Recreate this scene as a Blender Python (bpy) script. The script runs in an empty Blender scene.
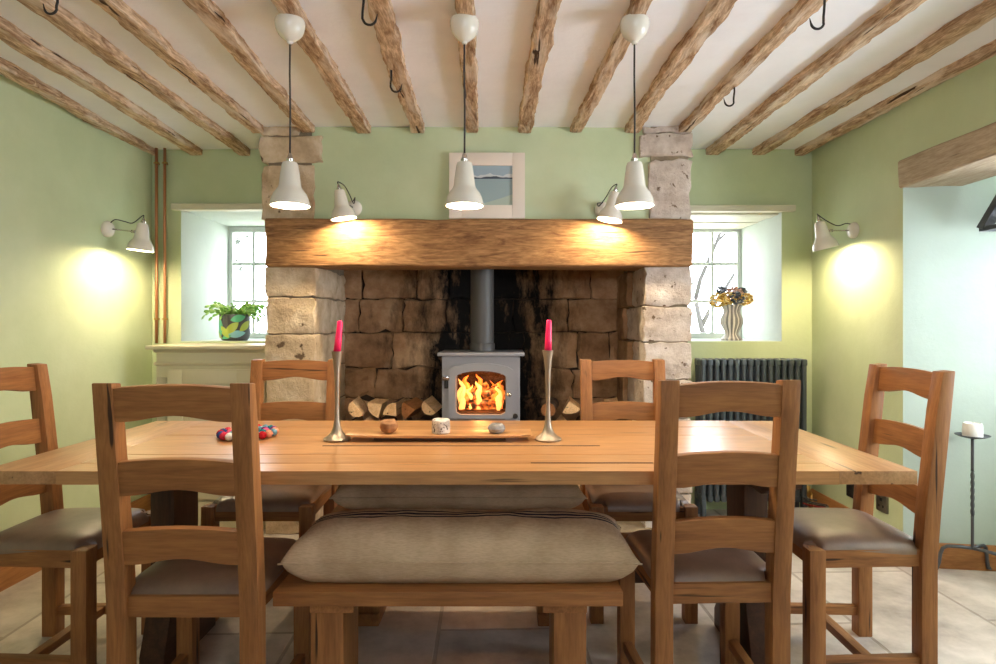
import bpy, bmesh, math, random
from mathutils import Vector, Matrix, noise

S = bpy.context.scene
COL = S.collection
R = math.radians
random.seed(7)

# ------------------------------------------------------------------ camera, world, lights, exposure
CAM_H, F, VX, VY = 1.22, 600.0, 505.0, 323.0
cam_d = bpy.data.cameras.new('camera')
cam = bpy.data.objects.new('camera', cam_d)
COL.objects.link(cam)
cam.location = (0, 0, CAM_H)
cam.rotation_euler = (R(90), 0, 0)
cam_d.sensor_fit = 'HORIZONTAL'
cam_d.sensor_width = 36.0
cam_d.lens = F / 996 * 36.0
cam_d.shift_x = -(VX - 498) / 996
cam_d.shift_y = -(332 - VY) / 996
cam_d.clip_start = 0.05
S.camera = cam

S.view_settings.view_transform = 'Standard'
S.view_settings.look = 'None'
S.view_settings.gamma = 1.0
S.view_settings.use_curve_mapping = False
S.view_settings.exposure = 0.62

world = bpy.data.worlds.new('world')
S.world = world
world.use_nodes = True
bg = world.node_tree.nodes['Background']
bg.inputs['Color'].default_value = (0.87, 0.92, 1.0, 1)
bg.inputs['Strength'].default_value = 10.0


def area(name, loc, rot, sx, sy, power, col):
    l = bpy.data.lights.new(name, 'AREA')
    l.shape = 'RECTANGLE'
    l.size, l.size_y = sx, sy
    l.energy = power
    l.color = col
    o = bpy.data.objects.new(name, l)
    COL.objects.link(o)
    o.location = loc
    o.rotation_euler = rot
    return o


# daylight comes from the sky through the windows; portals only help the renderer find them
def portal(name, loc, rot, sx, sy):
    o = area(name, loc, rot, sx, sy, 1.0, (1, 1, 1))
    o.data.cycles.is_portal = True


portal('window_portal', (-1.811, 4.70, 1.53), (R(-90), 0, 0), 0.62, 0.86)
portal('window_portal', (1.52, 4.70, 1.53), (R(-90), 0, 0), 0.60, 0.86)
portal('window_portal', (2.98, 1.945, 1.40), (0, R(90), 0), 1.10, 1.80)
portal('window_portal', (0.4, -2.25, 1.825), (R(90), 0, 0), 1.8, 0.45)
# added lamps outside the recess and rear windows, tilted up to brighten the ceiling
area('recess_daylight_fill', (3.05, 1.55, 1.10), (0, R(112), 0), 0.9, 1.0, 28, (0.76, 0.86, 1.0))
area('rear_ceiling_fill', (0.4, -2.32, 1.50), (R(128), 0, 0), 2.0, 0.6, 140, (0.80, 0.88, 1.0))
PENDANT_W, SCONCE_W = 11.0, 17.0
WARM = (1.0, 0.84, 0.63)


# ------------------------------------------------------------------ helpers
def lin(r, g, b):
    def f(c):
        c /= 255.0
        return c / 12.92 if c <= 0.04045 else ((c + 0.055) / 1.055) ** 2.4
    return (f(r), f(g), f(b), 1.0)


def P(px, py, d):
    return Vector(((px - VX) * d / F, d, CAM_H - (py - VY) * d / F))


class MB:
    """collects shapes into one bmesh"""
    def __init__(self):
        self.bm = bmesh.new()

    def _mark(self):
        return set(self.bm.verts), set(self.bm.faces)

    def _new(self, mk):
        v = [x for x in self.bm.verts if x not in mk[0]]
        f = [x for x in self.bm.faces if x not in mk[1]]
        return v, f

    def box(self, x0, x1, y0, y1, z0, z1, bevel=0.0, mi=0, M=None, seg=2):
        mk = self._mark()
        r = bmesh.ops.create_cube(self.bm, size=1.0)
        for v in r['verts']:
            v.co = Vector(((x0 + x1) / 2 + v.co.x * (x1 - x0), (y0 + y1) / 2 + v.co.y * (y1 - y0), (z0 + z1) / 2 + v.co.z * (z1 - z0)))
        if bevel > 0:
            es = list(dict.fromkeys(e for v in r['verts'] for e in v.link_edges))
            bmesh.ops.bevel(self.bm, geom=es, offset=bevel, segments=seg, affect='EDGES', profile=0.6)
        v, f = self._new(mk)
        for q in f:
            q.material_index = mi
        if M is not None:
            bmesh.ops.transform(self.bm, matrix=M, verts=v)
        return v

    def rough(self, x0, x1, y0, y1, z0, z1, amp=0.008, cuts=4, bevel=0.012, mi=0, freq=9.0, seed=0.0):
        mk = self._mark()
        if bevel > 0.0095:
            bevel *= 0.36; amp *= 0.52; freq *= 2.2
        self.box(x0, x1, y0, y1, z0, z1, bevel, mi, None, 1)
        v, f = self._new(mk)
        es = list(dict.fromkeys(e for q in f for e in q.edges if e.calc_length() > 0.04))
        bmesh.ops.subdivide_edges(self.bm, edges=es, cuts=cuts, use_grid_fill=True)
        v, f = self._new(mk)
        for q in v:
            n = noise.noise_vector(q.co * freq + Vector((seed, seed * 1.7, 0))) + 0.5 * noise.noise_vector(q.co * freq * 2.7 + Vector((0, seed, seed)))
            q.co += n * amp
        for q in f:
            q.material_index = mi
        return v

    def poly(self, pts, mi=0):
        vs = [self.bm.verts.new(p) for p in pts]
        f = self.bm.faces.new(vs)
        f.material_index = mi
        return f

    def prism(self, pts2, axis, a0, a1, mi=0, bevel=0.0, M=None):
        """extrude a 2D polygon along an axis: 'x' -> (a, p, q), 'y' -> (p, a, q), 'z' -> (p, q, a)"""
        mk = self._mark()
        def mkp(p, a):
            return {'x': (a, p[0], p[1]), 'y': (p[0], a, p[1]), 'z': (p[0], p[1], a)}[axis]
        A = [self.bm.verts.new(mkp(p, a0)) for p in pts2]
        B = [self.bm.verts.new(mkp(p, a1)) for p in pts2]
        n = len(pts2)
        fs = [self.bm.faces.new(A), self.bm.faces.new(B[::-1])]
        for i in range(n):
            j = (i + 1) % n
            fs.append(self.bm.faces.new((A[j], A[i], B[i], B[j])))
        bmesh.ops.recalc_face_normals(self.bm, faces=fs)
        if bevel > 0:
            es = list(dict.fromkeys(e for q in fs for e in q.edges if len(e.link_faces) == 2 and e.calc_face_angle(0) > 0.5))
            bmesh.ops.bevel(self.bm, geom=es, offset=bevel, segments=2, affect='EDGES', profile=0.6)
        v, f = self._new(mk)
        for q in f:
            q.material_index = mi
        if M is not None:
            bmesh.ops.transform(self.bm, matrix=M, verts=v)
        return v

    def tube(self, path, r, seg=10, mi=0, square=False, twist=0.0, caps=True):
        path = [Vector(p) for p in path]
        n = len(path)
        rr = r if isinstance(r, (list, tuple)) else [r] * n
        k = 4 if square else seg
        rings = []
        t0 = (path[1] - path[0]).normalized()
        up = Vector((0, 0, 1)) if abs(t0.z) < 0.9 else Vector((0, 1, 0))
        u = t0.cross(up).normalized()
        for i in range(n):
            if i == 0:
                t = path[1] - path[0]
            elif i == n - 1:
                t = path[-1] - path[-2]
            else:
                t = (path[i + 1] - path[i - 1])
            t.normalize()
            u = (u - t * u.dot(t)).normalized()
            w = t.cross(u)
            ring = []
            for j in range(k):
                a = 2 * math.pi * j / k + twist * i
                ring.append(self.bm.verts.new(path[i] + (u * math.cos(a) + w * math.sin(a)) * rr[i]))
            rings.append(ring)
        for i in range(n - 1):
            for j in range(k):
                f = self.bm.faces.new((rings[i][j], rings[i][(j + 1) % k], rings[i + 1][(j + 1) % k], rings[i + 1][j]))
                f.material_index = mi
        if caps:
            for ring in (rings[0][::-1], rings[-1]):
                f = self.bm.faces.new(ring)
                f.material_index = mi

    def lathe(self, prof, seg=32, mi=0, M=None, mis=None, lobes=0, lobe_amp=0.0):
        """prof: (radius, z) pairs, closed with caps where radius > 0 at the ends"""
        mk = self._mark()
        rings = []
        for r, z in prof:
            if r < 1e-6:
                rings.append([self.bm.verts.new((0, 0, z))])
            else:
                ring = []
                for j in range(seg):
                    a = 2 * math.pi * j / seg
                    q = r * (1 + lobe_amp * math.cos(lobes * a)) if lobes else r
                    ring.append(self.bm.verts.new((q * math.cos(a), q * math.sin(a), z)))
                rings.append(ring)
        for i in range(len(rings) - 1):
            A, B = rings[i], rings[i + 1]
            for j in range(seg):
                j2 = (j + 1) % seg
                if len(A) == 1 and len(B) == 1:
                    continue
                if len(A) == 1:
                    f = self.bm.faces.new((A[0], B[j2], B[j]))
                elif len(B) == 1:
                    f = self.bm.faces.new((A[j], A[j2], B[0]))
                else:
                    f = self.bm.faces.new((A[j], A[j2], B[j2], B[j]))
                f.material_index = mis(i, j) if mis else mi
        if len(rings[0]) > 1 and len(rings[-1]) > 1 and prof[0] == prof[-1]:
            pass
        else:
            for ring in (rings[0][::-1], rings[-1]):
                if len(ring) > 1:
                    f = self.bm.faces.new(ring)
                    f.material_index = mi
        v, f = self._new(mk)
        bmesh.ops.recalc_face_normals(self.bm, faces=f)
        if M is not None:
            bmesh.ops.transform(self.bm, matrix=M, verts=v)
        return v

    def ball(self, c, r, sub=2, mi=0, scale=(1, 1, 1), M=None, amp=0.0):
        mk = self._mark()
        bmesh.ops.create_icosphere(self.bm, subdivisions=sub, radius=1.0)
        v, f = self._new(mk)
        for q in v:
            d = 1.0 + (amp * noise.noise(q.co * 2.5 + Vector(c) * 31) if amp else 0)
            q.co = Vector((q.co.x * r * scale[0] * d, q.co.y * r * scale[1] * d, q.co.z * r * scale[2] * d))
        if M is not None:
            bmesh.ops.transform(self.bm, matrix=M, verts=v)
        for q in v:
            q.co += Vector(c)
        for q in f:
            q.material_index = mi
        return v

    def build(self, name, mats, parent=None, loc=None, smooth=35):
        bm = self.bm
        if smooth:
            for f in bm.faces:
                f.smooth = True
            for e in bm.edges:
                if len(e.link_faces) != 2 or e.calc_face_angle(0) > R(smooth):
                    e.smooth = False
        me = bpy.data.meshes.new(name)
        bm.to_mesh(me)
        bm.free()
        for m in (mats if isinstance(mats, (list, tuple)) else [mats]):
            me.materials.append(m)
        o = bpy.data.objects.new(name, me)
        COL.objects.link(o)
        if parent is not None:
            o.parent = parent
        if loc is not None:
            o.location = loc
        return o


def thing(name, label, cat, loc=(0, 0, 0), rz=0.0, group=None):
    o = bpy.data.objects.new(name, None)
    o.empty_display_size = 0.1
    COL.objects.link(o)
    o.location = loc
    o.rotation_euler = (0, 0, rz)
    return tag(o, label, cat, group)


def tag(o, label, cat, group=None):
    o['label'] = label
    o['category'] = cat
    if group:
        o['group'] = group
    return o


def struct(o):
    o['kind'] = 'structure'
    return o


def dup(root, loc, rz, label, group=None):
    r = root.copy()
    COL.objects.link(r)
    r.location = loc
    r.rotation_euler = (0, 0, rz)
    r['label'] = label
    if group:
        r['group'] = group
    for ch in list(root.children):
        c = ch.copy()
        COL.objects.link(c)
        c.parent = r
        for g in list(ch.children):
            d = g.copy()
            COL.objects.link(d)
            d.parent = c
    return r


# ------------------------------------------------------------------ materials
def new_mat(name):
    m = bpy.data.materials.new(name)
    m.use_nodes = True
    nt = m.node_tree
    b = nt.nodes['Principled BSDF']
    return m, nt, b


def N(nt, kind, **kw):
    n = nt.nodes.new(kind)
    for k, v in kw.items():
        setattr(n, k, v)
    return n


def ramp(nt, stops):
    r = N(nt, 'ShaderNodeValToRGB')
    e = r.color_ramp.elements
    while len(e) < len(stops):
        e.new(0.5)
    for i, (p, c) in enumerate(stops):
        e[i].position = p
        e[i].color = c
    return r


def plain(name, col, rough=0.5, metal=0.0, spec=0.5, bump=0.0, bscale=60.0):
    m, nt, b = new_mat(name)
    b.inputs['Base Color'].default_value = col
    b.inputs['Roughness'].default_value = rough
    b.inputs['Metallic'].default_value = metal
    b.inputs['Specular IOR Level'].default_value = spec
    if bump:
        tc = N(nt, 'ShaderNodeTexCoord')
        n = N(nt, 'ShaderNodeTexNoise')
        n.inputs['Scale'].default_value = bscale
        n.inputs['Detail'].default_value = 4
        bp = N(nt, 'ShaderNodeBump')
        bp.inputs['Strength'].default_value = bump
        bp.inputs['Distance'].default_value = 0.01
        nt.links.new(tc.outputs['Object'], n.inputs['Vector'])
        nt.links.new(n.outputs['Fac'], bp.inputs['Height'])
        nt.links.new(bp.outputs['Normal'], b.inputs['Normal'])
    return m


def emit(name, col, strength):
    m, nt, b = new_mat(name)
    b.inputs['Base Color'].default_value = col
    b.inputs['Emission Color'].default_value = col
    b.inputs['Emission Strength'].default_value = strength
    return m


def wood(name, light, dark, axis, rough=0.5, stretch=14.0, scale=2.2, bump=0.15, crack=0.0, spec=0.5, island=False, grey=None, dist=0.5, lo=0.22, hi=0.78, fine=0.4):
    """timber with the grain along an axis of the object"""
    m, nt, b = new_mat(name)
    L = nt.links.new
    tc = N(nt, 'ShaderNodeTexCoord')
    oi = N(nt, 'ShaderNodeObjectInfo')
    add = N(nt, 'ShaderNodeVectorMath', operation='ADD')
    mul = N(nt, 'ShaderNodeVectorMath', operation='SCALE')
    comb = N(nt, 'ShaderNodeCombineXYZ')
    src = oi.outputs['Random']
    if island:
        g = N(nt, 'ShaderNodeNewGeometry')
        src = g.outputs['Random Per Island']
    for k in ('X', 'Y', 'Z'):
        L(src, comb.inputs[k])
    L(comb.outputs[0], mul.inputs[0])
    mul.inputs['Scale'].default_value = 23.0
    L(tc.outputs['Object'], add.inputs[0])
    L(mul.outputs[0], add.inputs[1])
    mp = N(nt, 'ShaderNodeMapping')
    sc = [stretch] * 3
    sc['xyz'.index(axis)] = 1.0
    mp.inputs['Scale'].default_value = sc
    L(add.outputs[0], mp.inputs['Vector'])
    n1 = N(nt, 'ShaderNodeTexNoise')
    n1.inputs['Scale'].default_value = scale
    n1.inputs['Detail'].default_value = 7
    n1.inputs['Roughness'].default_value = 0.65
    n1.inputs['Distortion'].default_value = dist
    L(mp.outputs[0], n1.inputs['Vector'])
    n2 = N(nt, 'ShaderNodeTexNoise')
    n2.inputs['Scale'].default_value = scale * 6
    n2.inputs['Detail'].default_value = 3
    L(mp.outputs[0], n2.inputs['Vector'])
    r1 = ramp(nt, [(lo, dark), ((lo + hi) / 2, tuple((a + c) / 2 for a, c in zip(light, dark))), (hi, light)])
    L(n1.outputs['Fac'], r1.inputs['Fac'])
    mx = N(nt, 'ShaderNodeMix', data_type='RGBA', blend_type='MULTIPLY')
    mx.inputs['Factor'].default_value = fine
    r2 = ramp(nt, [(0.35, (0.55, 0.5, 0.45, 1)), (0.6, (1, 1, 1, 1))])
    L(n2.outputs['Fac'], r2.inputs['Fac'])
    L(r1.outputs[0], mx.inputs['A'])
    L(r2.outputs[0], mx.inputs['B'])
    out = mx.outputs['Result']
    if island:
        r4 = ramp(nt, [(0.0, (0.82, 0.78, 0.74, 1)), (1.0, (1.08, 1.05, 1.0, 1))])
        L(src, r4.inputs['Fac'])
        mi = N(nt, 'ShaderNodeMix', data_type='RGBA', blend_type='MULTIPLY')
        mi.inputs['Factor'].default_value = 1.0
        L(out, mi.inputs['A'])
        L(r4.outputs[0], mi.inputs['B'])
        out = mi.outputs['Result']
    if grey is not None:
        ng = N(nt, 'ShaderNodeTexNoise')
        ng.inputs['Scale'].default_value = 3.2
        ng.inputs['Detail'].default_value = 6
        L(mp.outputs[0], ng.inputs['Vector'])
        rg = ramp(nt, [(0.50, (0, 0, 0, 1)), (0.66, (0.8, 0.8, 0.8, 1))])
        L(ng.outputs['Fac'], rg.inputs['Fac'])
        mg = N(nt, 'ShaderNodeMix', data_type='RGBA')
        L(rg.outputs[0], mg.inputs['Factor'])
        L(out, mg.inputs['A'])
        mg.inputs['B'].default_value = grey
        out = mg.outputs['Result']
    if crack > 0:
        mp3 = N(nt, 'ShaderNodeMapping')
        sc3 = [24.0] * 3
        sc3['xyz'.index(axis)] = 1.3
        mp3.inputs['Scale'].default_value = sc3
        L(add.outputs[0], mp3.inputs['Vector'])
        n3 = N(nt, 'ShaderNodeTexNoise')
        n3.inputs['Scale'].default_value = 1.5
        n3.inputs['Detail'].default_value = 2
        L(mp3.outputs[0], n3.inputs['Vector'])
        r3 = ramp(nt, [(0.70 - crack * 0.1, (0, 0, 0, 1)), (0.74 - crack * 0.1, (1, 1, 1, 1))])
        L(n3.outputs['Fac'], r3.inputs['Fac'])
        mc = N(nt, 'ShaderNodeMix', data_type='RGBA')
        L(r3.outputs[0], mc.inputs['Factor'])
        L(out, mc.inputs['A'])
        mc.inputs['B'].default_value = tuple(c * 0.22 for c in dark[:3]) + (1,)
        out = mc.outputs['Result']
    L(out, b.inputs['Base Color'])
    b.inputs['Roughness'].default_value = rough
    b.inputs['Specular IOR Level'].default_value = spec
    bp = N(nt, 'ShaderNodeBump')
    bp.inputs['Strength'].default_value = bump
    bp.inputs['Distance'].default_value = 0.006
    L(n1.outputs['Fac'], bp.inputs['Height'])
    L(bp.outputs['Normal'], b.inputs['Normal'])
    return m


def mottled(name, stops, scale, rough=0.85, bump=0.3, detail=8, spots=None, bdist=0.01, world=False, spec=0.3):
    """noise coloured mineral or plaster; spots = (colour, scale, threshold) for dark pits"""
    m, nt, b = new_mat(name)
    L = nt.links.new
    tc = N(nt, 'ShaderNodeTexCoord')
    n1 = N(nt, 'ShaderNodeTexNoise')
    n1.inputs['Scale'].default_value = scale
    n1.inputs['Detail'].default_value = detail
    n1.inputs['Roughness'].default_value = 0.62
    L(tc.outputs['Object'], n1.inputs['Vector'])
    r1 = ramp(nt, stops)
    L(n1.outputs['Fac'], r1.inputs['Fac'])
    out = r1.outputs[0]
    if spots:
        n2 = N(nt, 'ShaderNodeTexNoise')
        n2.inputs['Scale'].default_value = spots[1]
        n2.inputs['Detail'].default_value = 3
        L(tc.outputs['Object'], n2.inputs['Vector'])
        r2 = ramp(nt, [(spots[2], (0, 0, 0, 1)), (spots[2] + 0.05, (1, 1, 1, 1))])
        L(n2.outputs['Fac'], r2.inputs['Fac'])
        mx = N(nt, 'ShaderNodeMix', data_type='RGBA')
        L(r2.outputs[0], mx.inputs['Factor'])
        L(out, mx.inputs['A'])
        mx.inputs['B'].default_value = spots[0]
        out = mx.outputs['Result']
    L(out, b.inputs['Base Color'])
    b.inputs['Roughness'].default_value = rough
    b.inputs['Specular IOR Level'].default_value = spec
    n3 = N(nt, 'ShaderNodeTexNoise')
    n3.inputs['Scale'].default_value = scale * 3
    n3.inputs['Detail'].default_value = 8
    n3.inputs['Roughness'].default_value = 0.7
    L(tc.outputs['Object'], n3.inputs['Vector'])
    bp = N(nt, 'ShaderNodeBump')
    bp.inputs['Strength'].default_value = bump
    bp.inputs['Distance'].default_value = bdist
    L(n3.outputs['Fac'], bp.inputs['Height'])
    L(bp.outputs['Normal'], b.inputs['Normal'])
    return m


def soot_stone(name):
    """fireplace stone with a soot stain round the flue (object x = -0.13) and drips below it"""
    m, nt, b = new_mat(name)
    L = nt.links.new
    tc = N(nt, 'ShaderNodeTexCoord')
    n1 = N(nt, 'ShaderNodeTexNoise')
    n1.inputs['Scale'].default_value = 4.0
    n1.inputs['Detail'].default_value = 9
    n1.inputs['Roughness'].default_value = 0.65
    L(tc.outputs['Object'], n1.inputs['Vector'])
    r1 = ramp(nt, [(0.30, lin(112, 86, 62)), (0.5, lin(172, 138, 104)), (0.68, lin(206, 178, 144))])
    L(n1.outputs['Fac'], r1.inputs['Fac'])
    g = N(nt, 'ShaderNodeNewGeometry')
    rr = ramp(nt, [(0, (0.76, 0.70, 0.66, 1)), (1, (1.05, 1.02, 1.0, 1))])
    L(g.outputs['Random Per Island'], rr.inputs['Fac'])
    mr = N(nt, 'ShaderNodeMix', data_type='RGBA', blend_type='MULTIPLY')
    mr.inputs['Factor'].default_value = 1.0
    L(r1.outputs[0], mr.inputs['A'])
    L(rr.outputs[0], mr.inputs['B'])
    sep = N(nt, 'ShaderNodeSeparateXYZ')
    L(tc.outputs['Object'], sep.inputs[0])
    a = N(nt, 'ShaderNodeMath', operation='ADD')
    a.inputs[1].default_value = 0.13
    L(sep.outputs['X'], a.inputs[0])
    ab = N(nt, 'ShaderNodeMath', operation='ABSOLUTE')
    L(a.outputs[0], ab.inputs[0])
    mp = N(nt, 'ShaderNodeMapping')
    mp.inputs['Scale'].default_value = (6, 6, 2.0)
    L(tc.outputs['Object'], mp.inputs['Vector'])
    n2 = N(nt, 'ShaderNodeTexNoise')
    n2.inputs['Scale'].default_value = 1.6
    n2.inputs['Detail'].default_value = 9
    n2.inputs['Roughness'].default_value = 0.7
    L(mp.outputs[0], n2.inputs['Vector'])
    mm = N(nt, 'ShaderNodeMath', operation='MULTIPLY_ADD')
    mm.inputs[1].default_value = -1.5
    mm.inputs[2].default_value = 0.75
    L(n2.outputs['Fac'], mm.inputs[0])
    ad = N(nt, 'ShaderNodeMath', operation='ADD')
    L(ab.outputs[0], ad.inputs[0])
    L(mm.outputs[0], ad.inputs[1])
    r2 = ramp(nt, [(0.22, (1, 1, 1, 1)), (0.34, (0.70, 0.70, 0.70, 1)), (0.66, (0, 0, 0, 1))])
    L(ad.outputs[0], r2.inputs['Fac'])
    mx = N(nt, 'ShaderNodeMix', data_type='RGBA')
    L(r2.outputs[0], mx.inputs['Factor'])
    L(mr.outputs['Result'], mx.inputs['A'])
    mx.inputs['B'].default_value = (0.006, 0.005, 0.0045, 1)
    L(mx.outputs['Result'], b.inputs['Base Color'])
    b.inputs['Roughness'].default_value = 0.9
    b.inputs['Specular IOR Level'].default_value = 0.2
    n3 = N(nt, 'ShaderNodeTexNoise')
    n3.inputs['Scale'].default_value = 18
    n3.inputs['Detail'].default_value = 8
    L(tc.outputs['Object'], n3.inputs['Vector'])
    bp = N(nt, 'ShaderNodeBump')
    bp.inputs['Strength'].default_value = 0.6
    bp.inputs['Distance'].default_value = 0.02
    L(n3.outputs['Fac'], bp.inputs['Height'])
    L(bp.outputs['Normal'], b.inputs['Normal'])
    return m


def flagstones(name):
    m, nt, b = new_mat(name)
    L = nt.links.new
    tc = N(nt, 'ShaderNodeTexCoord')
    mp = N(nt, 'ShaderNodeMapping')
    mp.inputs['Rotation'].default_value = (0, 0, R(88))
    mp.inputs['Location'].default_value = (0.3, 0.18, 0)
    L(tc.outputs['Object'], mp.inputs['Vector'])
    br = N(nt, 'ShaderNodeTexBrick')
    br.offset = 0.43
    br.inputs['Scale'].default_value = 1.0
    br.inputs['Brick Width'].default_value = 0.86
    br.inputs['Row Height'].default_value = 0.56
    br.inputs['Mortar Size'].default_value = 0.009
    br.inputs['Mortar Smooth'].default_value = 0.4
    br.inputs['Color1'].default_value = (0.9, 0.9, 0.9, 1)
    br.inputs['Color2'].default_value = (1.1, 1.1, 1.1, 1)
    br.inputs['Mortar'].default_value = (0.66, 0.63, 0.60, 1)
    L(mp.outputs[0], br.inputs['Vector'])
    n1 = N(nt, 'ShaderNodeTexNoise')
    n1.inputs['Scale'].default_value = 2.6
    n1.inputs['Detail'].default_value = 9
    n1.inputs['Roughness'].default_value = 0.66
    L(tc.outputs['Object'], n1.inputs['Vector'])
    r1 = ramp(nt, [(0.32, lin(146, 134, 126)), (0.5, lin(192, 180, 170)), (0.66, lin(220, 208, 199))])
    L(n1.outputs['Fac'], r1.inputs['Fac'])
    mx = N(nt, 'ShaderNodeMix', data_type='RGBA', blend_type='MULTIPLY')
    mx.inputs['Factor'].default_value = 1.0
    L(r1.outputs[0], mx.inputs['A'])
    L(br.outputs['Color'], mx.inputs['B'])
    L(mx.outputs['Result'], b.inputs['Base Color'])
    b.inputs['Roughness'].default_value = 0.42
    bp = N(nt, 'ShaderNodeBump')
    bp.inputs['Strength'].default_value = 0.5
    bp.inputs['Distance'].default_value = 0.006
    inv = N(nt, 'ShaderNodeMath', operation='SUBTRACT')
    L(n1.outputs['Fac'], inv.inputs[0])
    L(br.outputs['Fac'], inv.inputs[1])
    L(inv.outputs[0], bp.inputs['Height'])
    L(bp.outputs['Normal'], b.inputs['Normal'])
    return m


def glass_pane(name, tint=(1, 1, 1, 1), gloss=0.06):
    m = bpy.data.materials.new(name)
    m.use_nodes = True
    nt = m.node_tree
    nt.nodes.clear()
    o = N(nt, 'ShaderNodeOutputMaterial')
    t = N(nt, 'ShaderNodeBsdfTransparent')
    t.inputs[0].default_value = tint
    g = N(nt, 'ShaderNodeBsdfGlossy')
    g.inputs['Roughness'].default_value = 0.03
    mx = N(nt, 'ShaderNodeMixShader')
    mx.inputs[0].default_value = gloss
    nt.links.new(t.outputs[0], mx.inputs[1])
    nt.links.new(g.outputs[0], mx.inputs[2])
    nt.links.new(mx.outputs[0], o.inputs[0])
    return m


def linen(name):
    """woven linen with three navy stripes along the back (object y about 0.10)"""
    m, nt, b = new_mat(name)
    L = nt.links.new
    tc = N(nt, 'ShaderNodeTexCoord')
    sep = N(nt, 'ShaderNodeSeparateXYZ')
    L(tc.outputs['Object'], sep.inputs[0])
    n1 = N(nt, 'ShaderNodeTexNoise')
    n1.inputs['Scale'].default_value = 9
    n1.inputs['Detail'].default_value = 8
    L(tc.outputs['Object'], n1.inputs['Vector'])
    r1 = ramp(nt, [(0.3, lin(186, 160, 131)), (0.7, lin(214, 188, 158))])
    L(n1.outputs['Fac'], r1.inputs['Fac'])
    mpw = N(nt, 'ShaderNodeMapping')
    mpw.inputs['Scale'].default_value = (60, 60, 500)
    L(tc.outputs['Object'], mpw.inputs['Vector'])
    nw = N(nt, 'ShaderNodeTexNoise')
    nw.inputs['Scale'].default_value = 1.0
    nw.inputs['Detail'].default_value = 3
    L(mpw.outputs[0], nw.inputs['Vector'])
    rw = ramp(nt, [(0.35, (0.8, 0.78, 0.75, 1)), (0.6, (1, 1, 1, 1))])
    L(nw.outputs['Fac'], rw.inputs['Fac'])
    mw = N(nt, 'ShaderNodeMix', data_type='RGBA', blend_type='MULTIPLY')
    mw.inputs['Factor'].default_value = 0.7
    L(r1.outputs[0], mw.inputs['A'])
    L(rw.outputs[0], mw.inputs['B'])
    # stripes
    s = N(nt, 'ShaderNodeMapRange')
    s.inputs['From Min'].default_value = -0.02
    s.inputs['From Max'].default_value = 0.045
    L(sep.outputs['Y'], s.inputs['Value'])
    k, w = (0, 0, 0, 1), (1, 1, 1, 1)
    rs = ramp(nt, [(0.0, k), (0.08, w), (0.24, k), (0.40, w), (0.62, k), (0.78, w), (0.94, k)])
    rs.color_ramp.interpolation = 'CONSTANT'
    L(s.outputs[0], rs.inputs['Fac'])
    gz = N(nt, 'ShaderNodeMath', operation='GREATER_THAN')
    gz.inputs[1].default_value = 0.06
    L(sep.outputs['Z'], gz.inputs[0])
    mu = N(nt, 'ShaderNodeMath', operation='MULTIPLY')
    L(rs.outputs[0], mu.inputs[0])
    L(gz.outputs[0], mu.inputs[1])
    mx = N(nt, 'ShaderNodeMix', data_type='RGBA')
    L(mu.outputs[0], mx.inputs['Factor'])
    L(mw.outputs['Result'], mx.inputs['A'])
    mx.inputs['B'].default_value = lin(52, 50, 62)
    L(mx.outputs['Result'], b.inputs['Base Color'])
    b.inputs['Roughness'].default_value = 0.95
    b.inputs['Specular IOR Level'].default_value = 0.1
    bp = N(nt, 'ShaderNodeBump')
    bp.inputs['Strength'].default_value = 0.25
    bp.inputs['Distance'].default_value = 0.004
    L(nw.outputs['Fac'], bp.inputs['Height'])
    L(bp.outputs['Normal'], b.inputs['Normal'])
    return m


M_WALL = mottled('green_plaster', [(0.3, lin(184, 197, 156)), (0.5, lin(194, 206, 167)), (0.7, lin(205, 215, 180))], 1.3, 0.75, 0.22, 6, bdist=0.02)
M_REVEAL = mottled('daylit_reveal_wall', [(0.3, lin(186, 194, 183)), (0.7, lin(198, 205, 196))], 1.6, 0.8, 0.2, 6, bdist=0.02)  # wall green washed out: window daylight put into the colour
M_RECESS_DAYLIT = mottled('daylit_recess_wall', [(0.3, lin(164, 177, 166)), (0.7, lin(177, 189, 179))], 1.6, 0.8, 0.2, 6, bdist=0.02)  # wall green cooled: bluish daylight tint put into the colour
M_CEIL = mottled('white_limewash', [(0.3, lin(234, 235, 240)), (0.6, lin(244, 245, 250))], 2.0, 0.9, 0.2, 5, bdist=0.02)
M_FLOOR = flagstones('stone_flags')
M_STONE = mottled('buff_stone', [(0.28, lin(172, 146, 116)), (0.5, lin(206, 182, 150)), (0.7, lin(228, 210, 184))], 8.0, 0.9, 0.9, 9, spots=(lin(110, 88, 66), 14.0, 0.69), bdist=0.015)
M_STONE_PALE = mottled('grey_stone', [(0.28, lin(168, 148, 132)), (0.5, lin(204, 188, 174)), (0.7, lin(226, 214, 204))], 9.0, 0.9, 1.0, 9, spots=(lin(112, 90, 70), 22.0, 0.64), bdist=0.015)
M_STONE_REAR = mottled('bounce_damping_stone', [(0.3, lin(70, 58, 46)), (0.7, lin(112, 96, 78))], 5.0, 0.9, 0.6, 8)  # unseen wall, made dark to cut light bounced onto the near chairs
M_MORTAR = mottled('old_mortar', [(0.3, lin(120, 104, 84)), (0.7, lin(160, 144, 120))], 12, 0.95, 0.8, 8)
M_MORTAR_DARK = mottled('sooty_mortar', [(0.3, lin(38, 30, 24)), (0.7, lin(70, 56, 44))], 12, 0.95, 0.8, 8)
M_SOOT = soot_stone('sooty_stone')
M_BLACK = plain('soot_black', (0.006, 0.006, 0.006, 1), 0.95, 0, 0.1)
M_BEAM = wood('old_beam', lin(228, 200, 168), lin(140, 104, 74), 'y', 0.85, 7, 4.0, 0.9, crack=0.25, spec=0.2, grey=lin(222, 206, 186), dist=1.4, lo=0.34, hi=0.62, fine=0.7)
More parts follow.
